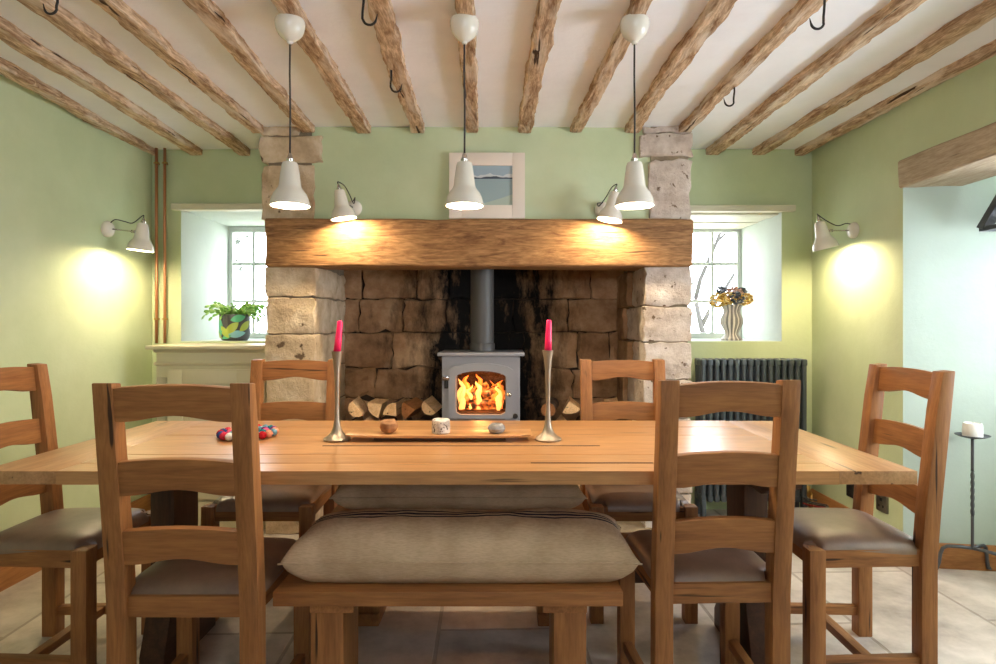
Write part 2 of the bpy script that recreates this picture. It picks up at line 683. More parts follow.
M_MANTEL = wood('mantel_oak', lin(186, 142, 96), lin(112, 76, 46), 'x', 0.65, 7, 3.2, 0.6, crack=0.35, spec=0.25, dist=2.2, lo=0.30, hi=0.70, fine=0.6)
M_LINTEL = wood('weathered_lintel', lin(206, 190, 166), lin(158, 138, 114), 'y', 0.8, 8, 3.2, 0.5, crack=0.25, spec=0.2)
OL, OD = lin(180, 122, 70), lin(120, 76, 42)
M_OAK = {a: wood('oak_' + a, OL, OD, a, 0.5, 12, 2.4, 0.25, crack=0.12, spec=0.35) for a in 'xyz'}
M_TABLE = wood('table_oak', lin(218, 170, 118), lin(178, 126, 78), 'x', 0.29, 12, 1.7, 0.12, crack=0.22, spec=0.5, island=True)
M_TABLE_Y = wood('table_end_oak', lin(206, 160, 114), lin(160, 114, 72), 'y', 0.36, 12, 1.7, 0.12, crack=0.2, spec=0.5)
M_DARK_SHADED_OAK = {a: wood('dark_shaded_oak_' + a, lin(96, 62, 40), lin(56, 34, 22), a, 0.5, 12, 2.4, 0.25, spec=0.35) for a in 'xyz'}  # darker than the other oak: shade under the table put into the colour
M_SKIRT = wood('skirting_pine', lin(182, 126, 74), lin(138, 90, 50), 'y', 0.5, 12, 2.0, 0.1, spec=0.35)
M_SKIRT_X = wood('skirting_pine_x', lin(182, 126, 74), lin(138, 90, 50), 'x', 0.5, 12, 2.0, 0.1, spec=0.35)
M_LEATHER = mottled('brown_leather', [(0.3, lin(106, 80, 64)), (0.7, lin(138, 108, 88))], 9, 0.42, 0.12, 7, bdist=0.006, spec=1.0)
M_CREAM = plain('cream_enamel', lin(226, 220, 206), 0.25, 0, 0.5)
M_WHITEIN = plain('white_shade_inside', lin(246, 240, 228), 0.4)
M_CHROME = plain('chrome', lin(205, 200, 195), 0.2, 1.0)
M_CABLE = plain('grey_cable', lin(52, 50, 50), 0.6)
M_CABLE_RED = plain('red_cable', lin(170, 40, 40), 0.5)
M_BULB = emit('glowing_bulb', (1.0, 0.82, 0.55, 1), 14.0)
M_IRON = plain('black_iron', lin(54, 52, 52), 0.55, 0.7, bump=0.3, bscale=80)
M_IRON_GREY = plain('wrought_iron', lin(92, 94, 98), 0.5, 0.7, bump=0.3, bscale=60)
M_PEWTER = plain('pewter', lin(158, 144, 126), 0.42, 0.85, bump=0.15, bscale=50)
M_PINK = plain('pink_wax', lin(238, 22, 92), 0.35)
M_WAX = plain('white_wax', lin(240, 236, 230), 0.5)
M_WICK = plain('wick', lin(60, 50, 44), 0.9)
M_CABINET = plain('cream_paint', lin(198, 190, 160), 0.45, bump=0.05)
M_WINFRAME = plain('window_paint', lin(196, 200, 194), 0.45)
M_TRIM = plain('trim_paint', lin(214, 208, 184), 0.5, bump=0.1, bscale=20)
M_COPPER = plain('copper', lin(212, 146, 106), 0.4, 0.75)
M_BRASS = plain('brass', lin(196, 158, 96), 0.35, 0.9)
M_RAD = plain('graphite_enamel', lin(72, 80, 86), 0.35, 0.2, 0.5)
M_STOVE = plain('stove_grey', lin(138, 138, 144), 0.5, 0.15, 0.4, bump=0.05, bscale=120)
M_STOVE_DARK = plain('stove_dark', lin(24, 22, 22), 0.7)
M_PIPE = plain('flue_grey', lin(86, 84, 82), 0.5, 0.3, 0.4)
M_LINEN = linen('linen')
M_GLASS = glass_pane('window_glass')
M_STOVEGLASS = glass_pane('stove_glass', (0.96, 0.92, 0.86, 1), 0.03)
M_FRAMEW = plain('picture_frame_white', lin(232, 220, 206), 0.5, bump=0.05)
M_LOGEND = wood('split_wood', lin(250, 218, 172), lin(220, 170, 116), 'y', 0.8, 8, 3.0, 0.3, crack=0.1, spec=0.1)
M_BARK = mottled('bark', [(0.3, lin(44, 32, 24)), (0.7, lin(104, 78, 56))], 14, 0.95, 0.9, 8)
M_LOGRED = wood('split_wood_brown', lin(176, 122, 78), lin(120, 76, 46), 'y', 0.8, 8, 3.0, 0.3, crack=0.1, spec=0.1)
M_PLATE = plain('brushed_plate', lin(128, 120, 108), 0.35, 0.9)

# ------------------------------------------------------------------ room shell
ZC = 2.358
XL, XR = -2.31, 2.01
YA, YB = 3.93, 3.46           # alcove wall plane, chimney breast plane
YBACK = -2.1
# floor
b = MB(); b.box(XL - 0.3, 3.1, YBACK, 4.35, -0.12, 0.0)
struct(b.build('floor', M_FLOOR))
b = MB(); b.box(-1.12, 0.85, 3.30, 4.14, 0.0, 0.04, 0.008)
struct(b.build('floor_hearth', M_MORTAR))
# ceiling: gently uneven limewashed plaster
b = MB()
nx, ny = 44, 58
x0, x1, y0, y1 = XL - 0.3, XR + 0.05, YBACK, YA + 0.2
vs = [[None] * (ny + 1) for _ in range(nx + 1)]
for i in range(nx + 1):
    for j in range(ny + 1):
        x, y = x0 + (x1 - x0) * i / nx, y0 + (y1 - y0) * j / ny
        vs[i][j] = b.bm.verts.new((x, y, ZC + 0.006 * noise.noise(Vector((x * 2.2, y * 1.6, 3))) + 0.004 * noise.noise(Vector((x * 6, y * 5, 9)))))
top = {}
for i in range(nx):
    for j in range(ny):
        b.bm.faces.new((vs[i][j], vs[i][j + 1], vs[i + 1][j + 1], vs[i + 1][j]))
b.box(x0, x1, y0, y1, ZC + 0.02, ZC + 0.14)
struct(b.build('ceiling', M_CEIL))


def wall_sheet(b, origin, du, dv, nu, nv, amp, nrm, seed):
    """gently uneven plaster sheet"""
    g = []
    for i in range(nu + 1):
        row = []
        for j in range(nv + 1):
            p = origin + du * (i / nu) + dv * (j / nv)
            edge = 0.0 if j in (0, nv) or i in (0, nu) else 1.0
            k = noise.noise(p * 1.7 + Vector((seed, 0, 0))) + 0.5 * noise.noise(p * 4.5 + Vector((0, seed, 0)))
            row.append(b.bm.verts.new(p + nrm * amp * k * edge))
        g.append(row)
    fs = []
    for i in range(nu):
        for j in range(nv):
            fs.append(b.bm.faces.new((g[i][j], g[i + 1][j], g[i + 1][j + 1], g[i][j + 1])))
    return fs


# left wall
b = MB()
wall_sheet(b, Vector((XL, YBACK, 0)), Vector((0, YA - YBACK, 0)), Vector((0, 0, ZC)), 50, 20, 0.012, Vector((1, 0, 0)), 1)
b.box(XL - 0.25, XL - 0.02, YBACK, YA + 0.7, 0, ZC)
struct(b.build('wall_left', M_WALL))

# back wall with the two window recesses
WIN_L = (-2.122, -1.555, 1.10, 1.962)
WIN_R = (1.16, 1.812, 1.10, 1.962)
YW = 4.62
b = MB()
for (wx0, wx1, wz0, wz1), a0, a1 in ((WIN_L, XL - 0.02, -1.30), (WIN_R, 0.98, XR + 0.02)):
    b.box(a0, wx0, YA, YW + 0.08, 0, ZC)
    b.box(wx1, a1, YA, YW + 0.08, 0, ZC)
    b.box(wx0, wx1, YA, YW + 0.08, 0, wz0)
    b.box(wx0, wx1, YA, YW + 0.08, wz1, ZC)
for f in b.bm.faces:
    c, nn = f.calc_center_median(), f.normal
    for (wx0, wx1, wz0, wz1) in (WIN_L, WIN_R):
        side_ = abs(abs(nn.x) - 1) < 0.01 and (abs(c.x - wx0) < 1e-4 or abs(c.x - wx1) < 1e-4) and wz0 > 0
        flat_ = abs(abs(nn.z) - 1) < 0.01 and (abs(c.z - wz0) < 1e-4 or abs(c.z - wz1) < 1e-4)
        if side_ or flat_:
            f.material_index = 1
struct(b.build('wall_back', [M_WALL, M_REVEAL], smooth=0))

# right wall with the deep recess (opening from y = 0.7 to 3.03, up to z = 1.92)
RY0, RY1, RZ = 0.7, 3.03, 1.93
b = MB()
wall_sheet(b, Vector((XR, RY1, 0)), Vector((0, YA - RY1, 0)), Vector((0, 0, ZC)), 12, 20, 0.010, Vector((-1, 0, 0)), 5)
wall_sheet(b, Vector((XR, RY0, RZ + 0.10)), Vector((0, RY1 - RY0, 0)), Vector((0, 0, ZC - RZ - 0.10)), 24, 5, 0.008, Vector((-1, 0, 0)), 8)
b.box(XR + 0.012, 3.0, RY1 + 0.012, YW + 0.08, 0, ZC)
b.box(XR + 0.012, 3.0, RY0, RY1 + 0.02, RZ + 0.03, ZC)
b.box(XR, 3.0, YBACK, RY0, 0, ZC)
# far cheek of the recess, slightly splayed
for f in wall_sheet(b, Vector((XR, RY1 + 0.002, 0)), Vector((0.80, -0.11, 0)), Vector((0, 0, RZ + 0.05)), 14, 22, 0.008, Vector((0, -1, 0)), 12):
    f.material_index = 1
# glazed side of the recess: wall below and beside the window
WX = 2.80
b.box(WX, 3.0, RY0, RY1, 0, 0.86)
b.box(WX, 3.0, 2.84, RY1, 0.86, RZ + 0.03)
b.box(WX, 3.0, RY0, 1.05, 0.86, RZ + 0.03)
struct(b.build('wall_right', [M_WALL, M_RECESS_DAYLIT]))

# unseen rear wall behind the camera; its window is added to let daylight in
b = MB()
for (a0, a1, c0, c1) in ((XL - 0.25, -0.5, 0, ZC), (1.3, 3.0, 0, ZC), (-0.5, 1.3, 0, 1.60), (-0.5, 1.3, 2.05, ZC)):
    b.box(a0, a1, YBACK - 0.1, YBACK + 0.0, c0, c1)
struct(b.build('wall_rear', M_STONE_REAR, smooth=0))

# baseboards
b = MB(); b.prism([(XL, 0.0), (XL + 0.022, 0.0), (XL + 0.022, 0.09), (XL + 0.008, 0.112), (XL, 0.112)], 'y', YBACK, YA - 0.01)
struct(b.build('baseboard_left', M_SKIRT))
b = MB(); b.prism([(XR + 0.0, 0.0), (XR - 0.024, 0.0), (XR - 0.024, 0.115), (XR - 0.010, 0.14), (XR, 0.14)], 'y', RY1 - 0.005, YA - 0.01)
struct(b.build('baseboard_right', M_SKIRT))
b = MB()
ang = math.atan2(-0.11, 0.80)
b.box(-0.03, 0.79, -0.026, 0.0, 0.0, 0.122, 0.005, M=Matrix.Translation((XR, RY1 - 0.006, 0)) @ Matrix.Rotation(ang, 4, 'Z'))
struct(b.build('baseboard_recess', M_SKIRT_X))


# windows
def window(name, x0, x1, z0, z1, y, cols, rows):
    b = MB()
    t, d = 0.045, 0.05
    b.box(x0, x1, y, y + d, z1 - t, z1, 0.004)
    b.box(x0, x1, y, y + d, z0, z0 + t, 0.004)
    b.box(x0, x0 + t * 0.7, y, y + d, z0 + t, z1 - t, 0.004)
    b.box(x1 - t * 0.7, x1, y, y + d, z0 + t, z1 - t, 0.004)
    for i in range(1, cols):
        x = x0 + (x1 - x0) * i / cols
        b.box(x - 0.011, x + 0.011, y + 0.008, y + d - 0.008, z0 + t, z1 - t, 0.003)
    for i in range(1, rows):
        z = z0 + (z1 - z0) * i / rows
        b.box(x0 + t * 0.7, x1 - t * 0.7, y + 0.010, y + d - 0.010, z - 0.011, z + 0.011, 0.003)
    w = struct(b.build(name, M_WINFRAME))
    g = MB()
    g.box(x0 + t * 0.6, x1 - t * 0.6, y + 0.023, y + 0.027, z0 + t * 0.9, z1 - t * 0.9)
    g.build('pane', M_GLASS, w)
    return w


window('window_1', *WIN_L, YW - 0.02, 3, 3)
window('window_2', *WIN_R, YW - 0.02, 3, 3)
window('window_rear_added', -0.5, 1.3, 1.60, 2.05, YBACK - 0.08, 5, 2)  # added rear window, out of view, brings in fill daylight
# window of the side recess (off to the right): along Y
b = MB()
wy0, wy1, wz0, wz1 = 1.05, 2.84, 0.86, RZ + 0.02
for (ya, yb_, za, zb) in ((wy0, wy1, wz0, wz0 + 0.05), (wy0, wy1, wz1 - 0.05, wz1), (wy0, wy0 + 0.05, wz0, wz1), (wy1 - 0.05, wy1, wz0, wz1)):
    b.box(WX + 0.04, WX + 0.09, ya, yb_, za, zb, 0.004)
for i in range(1, 4):
    y = wy0 + (wy1 - wy0) * i / 4
    b.box(WX + 0.05, WX + 0.08, y - 0.015, y + 0.015, wz0, wz1)
b.box(WX + 0.05, WX + 0.08, wy0, wy1, 1.38, 1.41)
w3 = struct(b.build('window_3', M_WINFRAME))
g = MB(); g.box(WX + 0.063, WX + 0.067, wy0 + 0.03, wy1 - 0.03, wz0 + 0.03, wz1 - 0.03); g.build('pane', M_GLASS, w3)

# timber lintels over the small windows
b = MB(); b.rough(-2.165, -1.40, 3.885, 3.955, 1.955, 1.995, 0.002, 3, 0.003)
struct(b.build('trim_1', M_TRIM))
b = MB(); b.rough(1.09, 1.885, 3.885, 3.955, 1.945, 1.985, 0.002, 3, 0.003)
struct(b.build('trim_2', M_TRIM))
# painted planks lining the head of the right window recess
b = MB()
for k in range(4):
    b.box(1.16, 1.810, 3.97 + k * 0.16, 3.97 + k * 0.16 + 0.145, 1.936 + 0.004 * (k % 2), 1.961, 0.004)
struct(b.build('trim_3', M_TRIM))

# ------------------------------------------------------------------ chimney breast
b = MB()
wall_sheet(b, Vector((-1.15, YB + 0.025, 1.80)), Vector((2.05, 0, 0)), Vector((0, 0, ZC - 1.80)), 30, 10, 0.007, Vector((0, -1, 0)), 21)
b.box(-1.38, 1.06, YB + 0.045, YB + 0.2, 1.56, ZC)
struct(b.build('wall_chimney', M_WALL))


def zc(py, d=YB):
    return CAM_H - (py - VY) * d / F


def xc(px, d=YB):
    return (px - VX) * d / F


# left pier: quoins above the mantel, coursed blocks below, returning into the opening
b = MB()
b.rough(xc(260), xc(321), YB, 3.95, zc(162), 2.30, 0.008, 5, 0.012, 0, 8, 1)
b.rough(xc(261), xc(300), YB + 0.01, 3.95, 2.306, ZC, 0.006, 4, 0.01, 0, 8, 7)
b.rough(xc(262), xc(313), YB + 0.004, 3.95, zc(220), zc(165), 0.008, 5, 0.012, 0, 8, 2)
cuts = [266, 297, 334, 371, 410, 448, 490, 534.6]
for i in range(len(cuts) - 1):
    z1, z0 = zc(cuts[i] + 0.8), zc(cuts[i + 1] - 0.8)
    z1 = min(z1, 1.60 if i == 0 else z1)
    yj = 3.80 if i % 2 else 3.92
    b.rough(xc(265) + 0.006 * (i % 2), xc(314) + 0.008 * ((i + 1) % 2), YB, yj, z0, z1, 0.007, 5, 0.012, 0, 8, i + 3)
    b.rough(xc(270), xc(313), yj + 0.01, 4.17, z0, z1, 0.006, 4, 0.012, 0, 8, i + 13)
b.box(xc(264) + 0.02, xc(314) - 0.014, YB + 0.015, 4.2, 0, 1.60, mi=1)
b.box(xc(264) + 0.02, xc(313) - 0.014, YB + 0.015, 3.95, 1.60, ZC, mi=1)
struct(b.build('wall_fireplace_left', [M_STONE, M_MORTAR]))
# right pier
b = MB()
b.rough(xc(643), xc(690), YB + 0.004, 3.95, zc(133), ZC, 0.006, 4, 0.012, 0, 9, 1)
b.rough(xc(640), xc(692), YB - 0.004, 3.95, zc(156), zc(134), 0.008, 5, 0.012, 0, 9, 2)
b.rough(xc(649), xc(691), YB + 0.004, 3.95, zc(220), zc(160), 0.009, 6, 0.012, 0, 9, 4)
cuts = [266, 306, 342, 380, 418, 455, 494, 534.6]
for i in range(len(cuts) - 1):
    z1, z0 = zc(cuts[i] + 0.8), zc(cuts[i + 1] - 0.8)
    yj = 3.92 if i % 2 else 3.80
    b.rough(xc(645) - 0.008 * (i % 2), xc(692) - 0.006 * ((i + 1) % 2), YB, yj, z0, z1, 0.008, 5, 0.012, 0, 9, i + 33)
    b.rough(0.775, xc(690), yj + 0.01, 4.17, z0, z1, 0.006, 4, 0.012, 2, 9, i + 43)
b.box(xc(645) + 0.014, xc(692) - 0.02, YB + 0.015, 4.2, 0, 1.60, mi=1)
b.box(xc(649) + 0.014, xc(692) - 0.02, YB + 0.015, 3.95, 1.60, ZC, mi=1)
struct(b.build('wall_fireplace_right', [M_STONE_PALE, M_MORTAR, M_SOOT]))
# back of the fireplace: random ashlar
b = MB()
rnd = random.Random(5)
z = 0.0
hs = [0.24, 0.22, 0.24, 0.21, 0.25, 0.23, 0.25, 0.24, 0.26]
for h in hs:
    x = -1.16
    first = True
    while x < 0.84:
        w = rnd.choice([0.22, 0.30, 0.38, 0.46])
        if first:
            w *= rnd.uniform(0.5, 1.0); first = False
        xe = min(x + w, 0.86)
        if 0.86 - xe < 0.1:
            xe = 0.86
        o = rnd.uniform(-0.007, 0.007)
        b.rough(x, xe - 0.009, 4.145 + o, 4.25, z, z + h - 0.009, 0.007, 4, 0.014, 0, 9, x * 7 + z)
        x = xe
    z += h
b.box(-1.2, 0.9, 4.172, 4.32, 0, 2.34, mi=1)
struct(b.build('wall_fireplace_back', [M_SOOT, M_MORTAR_DARK]))
# dark throat of the flue above the opening
b = MB(); b.box(-1.16, 0.84, YB + 0.21, 4.16, 2.315, 2.345)
b.box(-1.12, 0.80, YB + 0.21, YB + 0.24, 1.60, 2.315)
b.box(-1.16, -1.12, YB + 0.21, 4.16, 1.60, 2.315)
b.box(0.80, 0.84, YB + 0.21, 4.16, 1.60, 2.315)
struct(b.build('wall_flue', M_BLACK))

# mantel beam
b = MB()
b.rough(xc(265, 3.42), xc(693, 3.42), 3.415, 3.66, 1.543, 1.815, 0.007, 14, 0.009, 0, 6, 3)
tag(b.build('mantel_beam', M_MANTEL), 'thick knotty oak beam spanning the stone fireplace opening', 'mantel beam')

# ------------------------------------------------------------------ ceiling beams
BZ = 1.11


def bx(px, py):
    return (px - VX) * BZ / (VY - py)


beams = [  # near pixel, far pixel, far end y, width, label
    ((0, 68), (152, 150), YA, 0.062, 'gnarled oak ceiling beam running closest to the green wall with the copper pipes'),
    ((0, 30), (197, 151), YA, 0.075, 'second oak ceiling beam from the wall with the copper pipes'),
    ((32, 0), (244, 149), YA, 0.075, 'third oak ceiling beam from the wall with the copper pipes, over the cream cabinet'),
    ((103, 0), (258, 126), YB, 0.068, 'fourth oak ceiling beam from the wall with the copper pipes, at outer edge of the buff stone pier'),
    ((194, 0), (309, 127), YB, 0.070, 'oak ceiling beam ending on the inner half of the buff stone pier'),
    ((282, 0), (364, 127), YB, 0.080, 'oak ceiling beam that carries the pendant nearest the cream cabinet'),
    ((376, 0), (418, 131), YB, 0.078, 'oak ceiling beam with two black hooks, between two pendants'),
    ((464, 0), (472, 131), YB, 0.068, 'oak ceiling beam that carries the middle pendant lamp'),
    ((550, 0), (524, 132), YB, 0.078, 'oak ceiling beam with bold wavy grain, just beside the middle pendant towards the radiator'),
    ((644, 0), (577, 131), YB, 0.070, 'worm-eaten oak ceiling beam that carries the pendant nearest the radiator'),
    ((726, 0), (632, 131), YB, 0.080, 'oak ceiling beam ending on green plaster beside the pale stone pier'),
    ((816, 0), (684, 127), YB, 0.066, 'oak ceiling beam ending on top of the pale stone pier, hooks below'),
    ((911, 0), (712, 149), YA, 0.080, 'third oak ceiling beam from the wall with the deep recess'),
    ((996, 8), (759, 151), YA, 0.075, 'second oak ceiling beam from the wall with the deep recess'),
    ((996, 50), (800, 153), YA, 0.060, 'oak ceiling beam running closest to the wall with the deep recess'),
]
BEAMS = []
for k, (p0, p1, ye, w, lab) in enumerate(beams):
    xa, ya = bx(*p0), F * BZ / (VY - p0[1])
    xb = (p1[0] - VX) * ye / F
    sl = (xb - xa) / (ye - ya)
    BEAMS.append((xa, ya, sl))
    b = MB()
    ystart, yend = YBACK + 0.02, ye + 0.01
    n = 220
    prof = [(-0.5, 0.0), (-0.5, -0.78), (-0.45, -0.97), (-0.2, -1.0), (0.2, -1.0), (0.45, -0.97), (0.5, -0.78), (0.5, 0.0)]
    rings = []
    rr = random.Random(k * 11 + 3)
    o1, o2 = rr.uniform(0, 50), rr.uniform(50, 90)
    for i in range(n + 1):
        y = ystart + (yend - ystart) * i / n
        x = xa + sl * (y - ya) + 0.012 * noise.noise(Vector((o1, y * 1.3, 0)))
        wl = w * (1 + 0.26 * noise.noise(Vector((o1, y * 3.2, 2))) + 0.20 * noise.noise(Vector((o2, y * 9.5, 2))) + 0.10 * noise.noise(Vector((o2, y * 24, 2))))
        wr = w * (1 + 0.26 * noise.noise(Vector((o1, y * 3.2, 7))) + 0.20 * noise.noise(Vector((o2, y * 9.5, 7))) + 0.10 * noise.noise(Vector((o2, y * 24, 7))))
        dp = 0.044 * (1 + 0.16 * noise.noise(Vector((o2, y * 2.6, 4))))
        ring = []
        for j, (u, v) in enumerate(prof):
            q = Vector((x + u * (wl if u < 0 else wr), y, ZC + 0.004 + v * dp))
            q += noise.noise_vector(q * 20 + Vector((o1, 0, 0))) * 0.0050 + noise.noise_vector(q * 45) * 0.0025
            q.z = min(q.z, ZC + 0.012)
            ring.append(b.bm.verts.new(q))
        rings.append(ring)
    m = len(prof)
    for i in range(n):
        for j in range(m - 1):
            b.bm.faces.new((rings[i][j], rings[i][j + 1], rings[i + 1][j + 1], rings[i + 1][j]))
        b.bm.faces.new((rings[i][m - 1], rings[i][0], rings[i + 1][0], rings[i + 1][m - 1]))
    b.bm.faces.new(rings[0])
    b.bm.faces.new(rings[-1][::-1])
    bmesh.ops.recalc_face_normals(b.bm, faces=b.bm.faces[:])
    tag(b.build('ceiling_beam', M_BEAM, smooth=50), lab, 'ceiling beam', 'exposed ceiling beams')


# hooks
def hook(px, py_top, py_bot, d, flip, label):
    """J-shaped iron hook whose lowest point shows at py_bot"""
    zb = CAM_H - (py_bot - VY) * d / F
    x = (px - VX) * d / F
    t = 2.345
    b = MB()
    r = 0.022
    pts = [(0, 0, t - zb + 0.01)]
    for i in range(6):
        pts.append((0.002 * math.sin(i), 0, (t - zb) + (r - (t - zb)) * (i + 1) / 6))
    for i in range(1, 10):
        a = math.pi * i / 9 * 0.95
        pts.append((flip * (r - r * math.cos(a)), 0, r - r * math.sin(a)))
    pts.append((flip * (2 * r + 0.004), 0, r + 0.014))
    b.tube(pts, [0.0042] * (len(pts) - 2) + [0.0032, 0.0014], 8)
    o = b.build('ceiling_hook', M_IRON, loc=(x, d, zb))
    tag(o, label, 'hook', 'iron hooks on the ceiling beams')


hook(57, 0, 14, 2.07, -1, 'black iron hook on the beam over the cream cabinet side')
hook(363, 0, 25, 2.0, 1, 'black iron hook hanging nearer the table, on the two-hook beam')
hook(391, 67, 92, 2.60, 1, 'black iron hook hanging nearer the chimney, on the two-hook beam')
hook(734, 66, 106, 2.80, -1, 'black iron hook hanging nearer the chimney, on the beam over the pale stone pier')
hook(824, 0, 29, 2.0, -1, 'black iron hook hanging nearer the table, on the beam over the pale stone pier')

# lintel over the recess
b = MB()
b.rough(XR - 0.012, 2.29, 0.55, 3.055, 1.905, 2.045, 0.006, 9, 0.008, 0, 5, 6)
tag(b.build('lintel_beam', M_LINTEL), 'weathered pale oak lintel over the deep recess', 'lintel beam')

# ------------------------------------------------------------------ lamps
SHADE = [(0.0695, 0.0), (0.0685, 0.012), (0.064, 0.030), (0.057, 0.045), (0.047, 0.058), (0.0415, 0.066), (0.0390, 0.074), (0.0345, 0.112), (0.0290, 0.148), (0.0255, 0.157), (0.016, 0.161)]


def shade_mesh():
    b = MB()
    inner = [(max(r - 0.002, 0.001), z - (0.002 if i > 7 else 0)) for i, (r, z) in enumerate(SHADE)]
    prof = SHADE + [(0.0, 0.161)]
    b.lathe(SHADE + [(0.0, 0.1615)], 40)
    for f in [f for f in b.bm.faces if len(f.verts) > 4]:
        b.bm.faces.remove(f)
    k = len(b.bm.faces)
    b.lathe(inner + [(0.0, 0.158)], 40, 1)
    for f in [f for f in b.bm.faces if len(f.verts) > 4]:
        b.bm.faces.remove(f)
    # rim
    b.lathe([(0.0675, 0.0), (0.0695, 0.0), (0.0702, 0.002), (0.0695, 0.004)], 40, 0)
    for f in [f for f in b.bm.faces if len(f.verts) > 4]:
        b.bm.faces.remove(f)
    return b


def lamp_light(parent, loc, power, name='lamp_light', col=None):
    l = bpy.data.lights.new(name, 'POINT')
    l.energy = power
    l.color = col or WARM
    l.shadow_soft_size = 0.025
    o = bpy.data.objects.new(name, l)
    COL.objects.link(o)
    o.parent = parent
    o.location = loc
    return o


def pendant(px, label):
    d = 2.18
    x = (px - VX) * d / F
    zr = 1.645
    t = thing('pendant_lamp', label, 'pendant lamp', (x, d, zr), 0, 'cream pendant lamps over the table')
    sh = shade_mesh().build('lamp_shade', [M_CREAM, M_WHITEIN], t)
    b = MB(); b.lathe([(0.012, 0.160), (0.0135, 0.170), (0.009, 0.176), (0.0075, 0.186), (0.004, 0.192), (0, 0.192)], 20)
    b.build('collar', M_CHROME, t)
    top = 2.315 - zr
    b = MB(); b.tube([(0, 0, 0.188), (0.001, 0, 0.35), (-0.001, 0, 0.48), (0, 0, top - 0.066)], 0.0034, 8)
    b.build('cable', M_CABLE, t)
    b = MB(); b.lathe([(0.004, top - 0.084), (0.009, top - 0.082), (0.011, top - 0.074), (0.020, top - 0.068), (0.032, top - 0.058), (0.043, top - 0.046), (0.0495, top - 0.030), (0.0525, top - 0.014), (0.053, top - 0.002), (0.050, top + 0.006), (0, top + 0.006)], 36)
    b.build('ceiling_rose', M_CREAM, t)
    b = MB(); b.ball((0, 0, 0.062), 0.024, 3); b.lathe([(0.014, 0.08), (0.014, 0.13), (0, 0.13)], 16)
    b.build('bulb', M_BULB, t)
    lamp_light(t, (0, 0, 0.026), PENDANT_W)


pendant(290, 'cream pendant lamp hanging in front of the buff stone pier')
pendant(464.5, 'cream pendant lamp hanging in front of the framed seascape')
pendant(634.5, 'cream pendant lamp hanging in front of the pale stone pier')


def sconce(label, loc, rz, arm, head, axis, cable):
    """wall lamp: local +Y points out of the wall; head = rim centre, axis = unit vector from the rim to the top"""
    t = thing('wall_lamp', label, 'wall lamp', loc, rz, 'cream wall lamps')
    b = MB()
    My = Matrix.Rotation(R(-90), 4, 'X')
    b.lathe([(0.046, -0.004), (0.047, 0.008), (0.042, 0.020), (0.030, 0.030), (0.012, 0.034), (0, 0.034)], 32, M=My)
    b.build('wall_plate', M_CREAM, t)
    ax = Vector(axis).normalized()
    hd = Vector(head)
    q = Vector((0, 0, 1)).rotation_difference(ax).to_matrix().to_4x4()
    joint = hd + ax * 0.105
    a0 = Vector((0, 0.03, 0))
    dirv = (joint - a0).normalized()
    b = MB()
    b.tube([a0, a0 + (joint - a0) * 0.5, joint - dirv * 0.034], 0.0042, 10)
    b.tube([joint - dirv * 0.062, joint - dirv * 0.036], 0.009, 12)
    b.build('arm', M_CHROME, t)
    sh = shade_mesh()
    bmesh.ops.transform(sh.bm, matrix=Matrix.Translation(hd) @ q, verts=sh.bm.verts[:])
    sh.build('lamp_shade', [M_CREAM, M_WHITEIN], t)
    b = MB(); b.lathe([(0.012, 0.160), (0.0135, 0.170), (0.009, 0.176), (0.006, 0.190), (0, 0.190)], 20, M=Matrix.Translation(hd) @ q)
    b.build('collar', M_CHROME, t)
    topp = hd + ax * 0.190
    pts = [Vector((0, 0.022, 0.036))]
    pts += [Vector(c) for c in cable]
    pts += [topp + ax * 0.014, topp - ax * 0.002]
    # smooth the path
    sm = []
    for i in range(len(pts) - 1):
        p0 = pts[max(i - 1, 0)]; p1 = pts[i]; p2 = pts[i + 1]; p3 = pts[min(i + 2, len(pts) - 1)]
        for s in range(6):
            u = s / 6
            sm.append(0.5 * ((2 * p1) + (p2 - p0) * u + (2 * p0 - 5 * p1 + 4 * p2 - p3) * u * u + (3 * p1 - p0 - 3 * p2 + p3) * u ** 3))
    sm.append(pts[-1])
    b = MB(); b.tube(sm, 0.0030, 7)
    b.build('cable', M_CABLE, t)
    b = MB(); b.ball(tuple(hd + ax * 0.062), 0.024, 3)
    b.build('bulb', M_BULB, t)
    lamp_light(t, hd + ax * 0.026, SCONCE_W, 'lamp_light', (1.0, 0.79, 0.49))


# on the left wall: local +Y -> world +X, local x -> world -Y
sconce('cream wall lamp on the green wall beside the copper pipes', (XL, 3.48, 1.765), R(-90), 0.1, (0.0, 0.195, -0.125), (0.0, 0.10, 1.0),
       [(0.0, 0.05, 0.055), (0.0, 0.10, 0.045), (0.0, 0.15, 0.035), (0, 0.205, 0.075)])
# on the right wall: local +Y -> world -X
sconce('cream wall lamp on the wall beside the deep recess', (XR, 3.45, 1.752), R(90), 0.1, (0.0, 0.165, -0.105), (0.0, 0.24, 1.0),
       [(0.0, 0.05, 0.04), (0.0, 0.10, 0.028), (0.0, 0.16, 0.055), (0, 0.21, 0.09)])
# on the chimney breast: local +Y -> world -Y, local x -> world -x
sconce('cream wall lamp above the mantel beside the buff stone pier', (-0.875, YB + 0.02, 1.885), R(180), 0.1, (0.016, 0.16, -0.088), (0.15, 0.06, 1.0),
       [(-0.02, 0.06, 0.05), (-0.02, 0.09, 0.01), (0.0, 0.11, 0.06), (0.02, 0.14, 0.10)])
sconce('cream wall lamp above the mantel between picture and pale stone pier', (0.565, YB + 0.02, 1.875), R(180), 0.1, (-0.012, 0.17, -0.088), (-0.20, -0.02, 1.0),
       [(0.035, 0.05, 0.03), (0.03, 0.07, 0.01), (-0.005, 0.09, 0.055), (-0.03, 0.13, 0.10)])

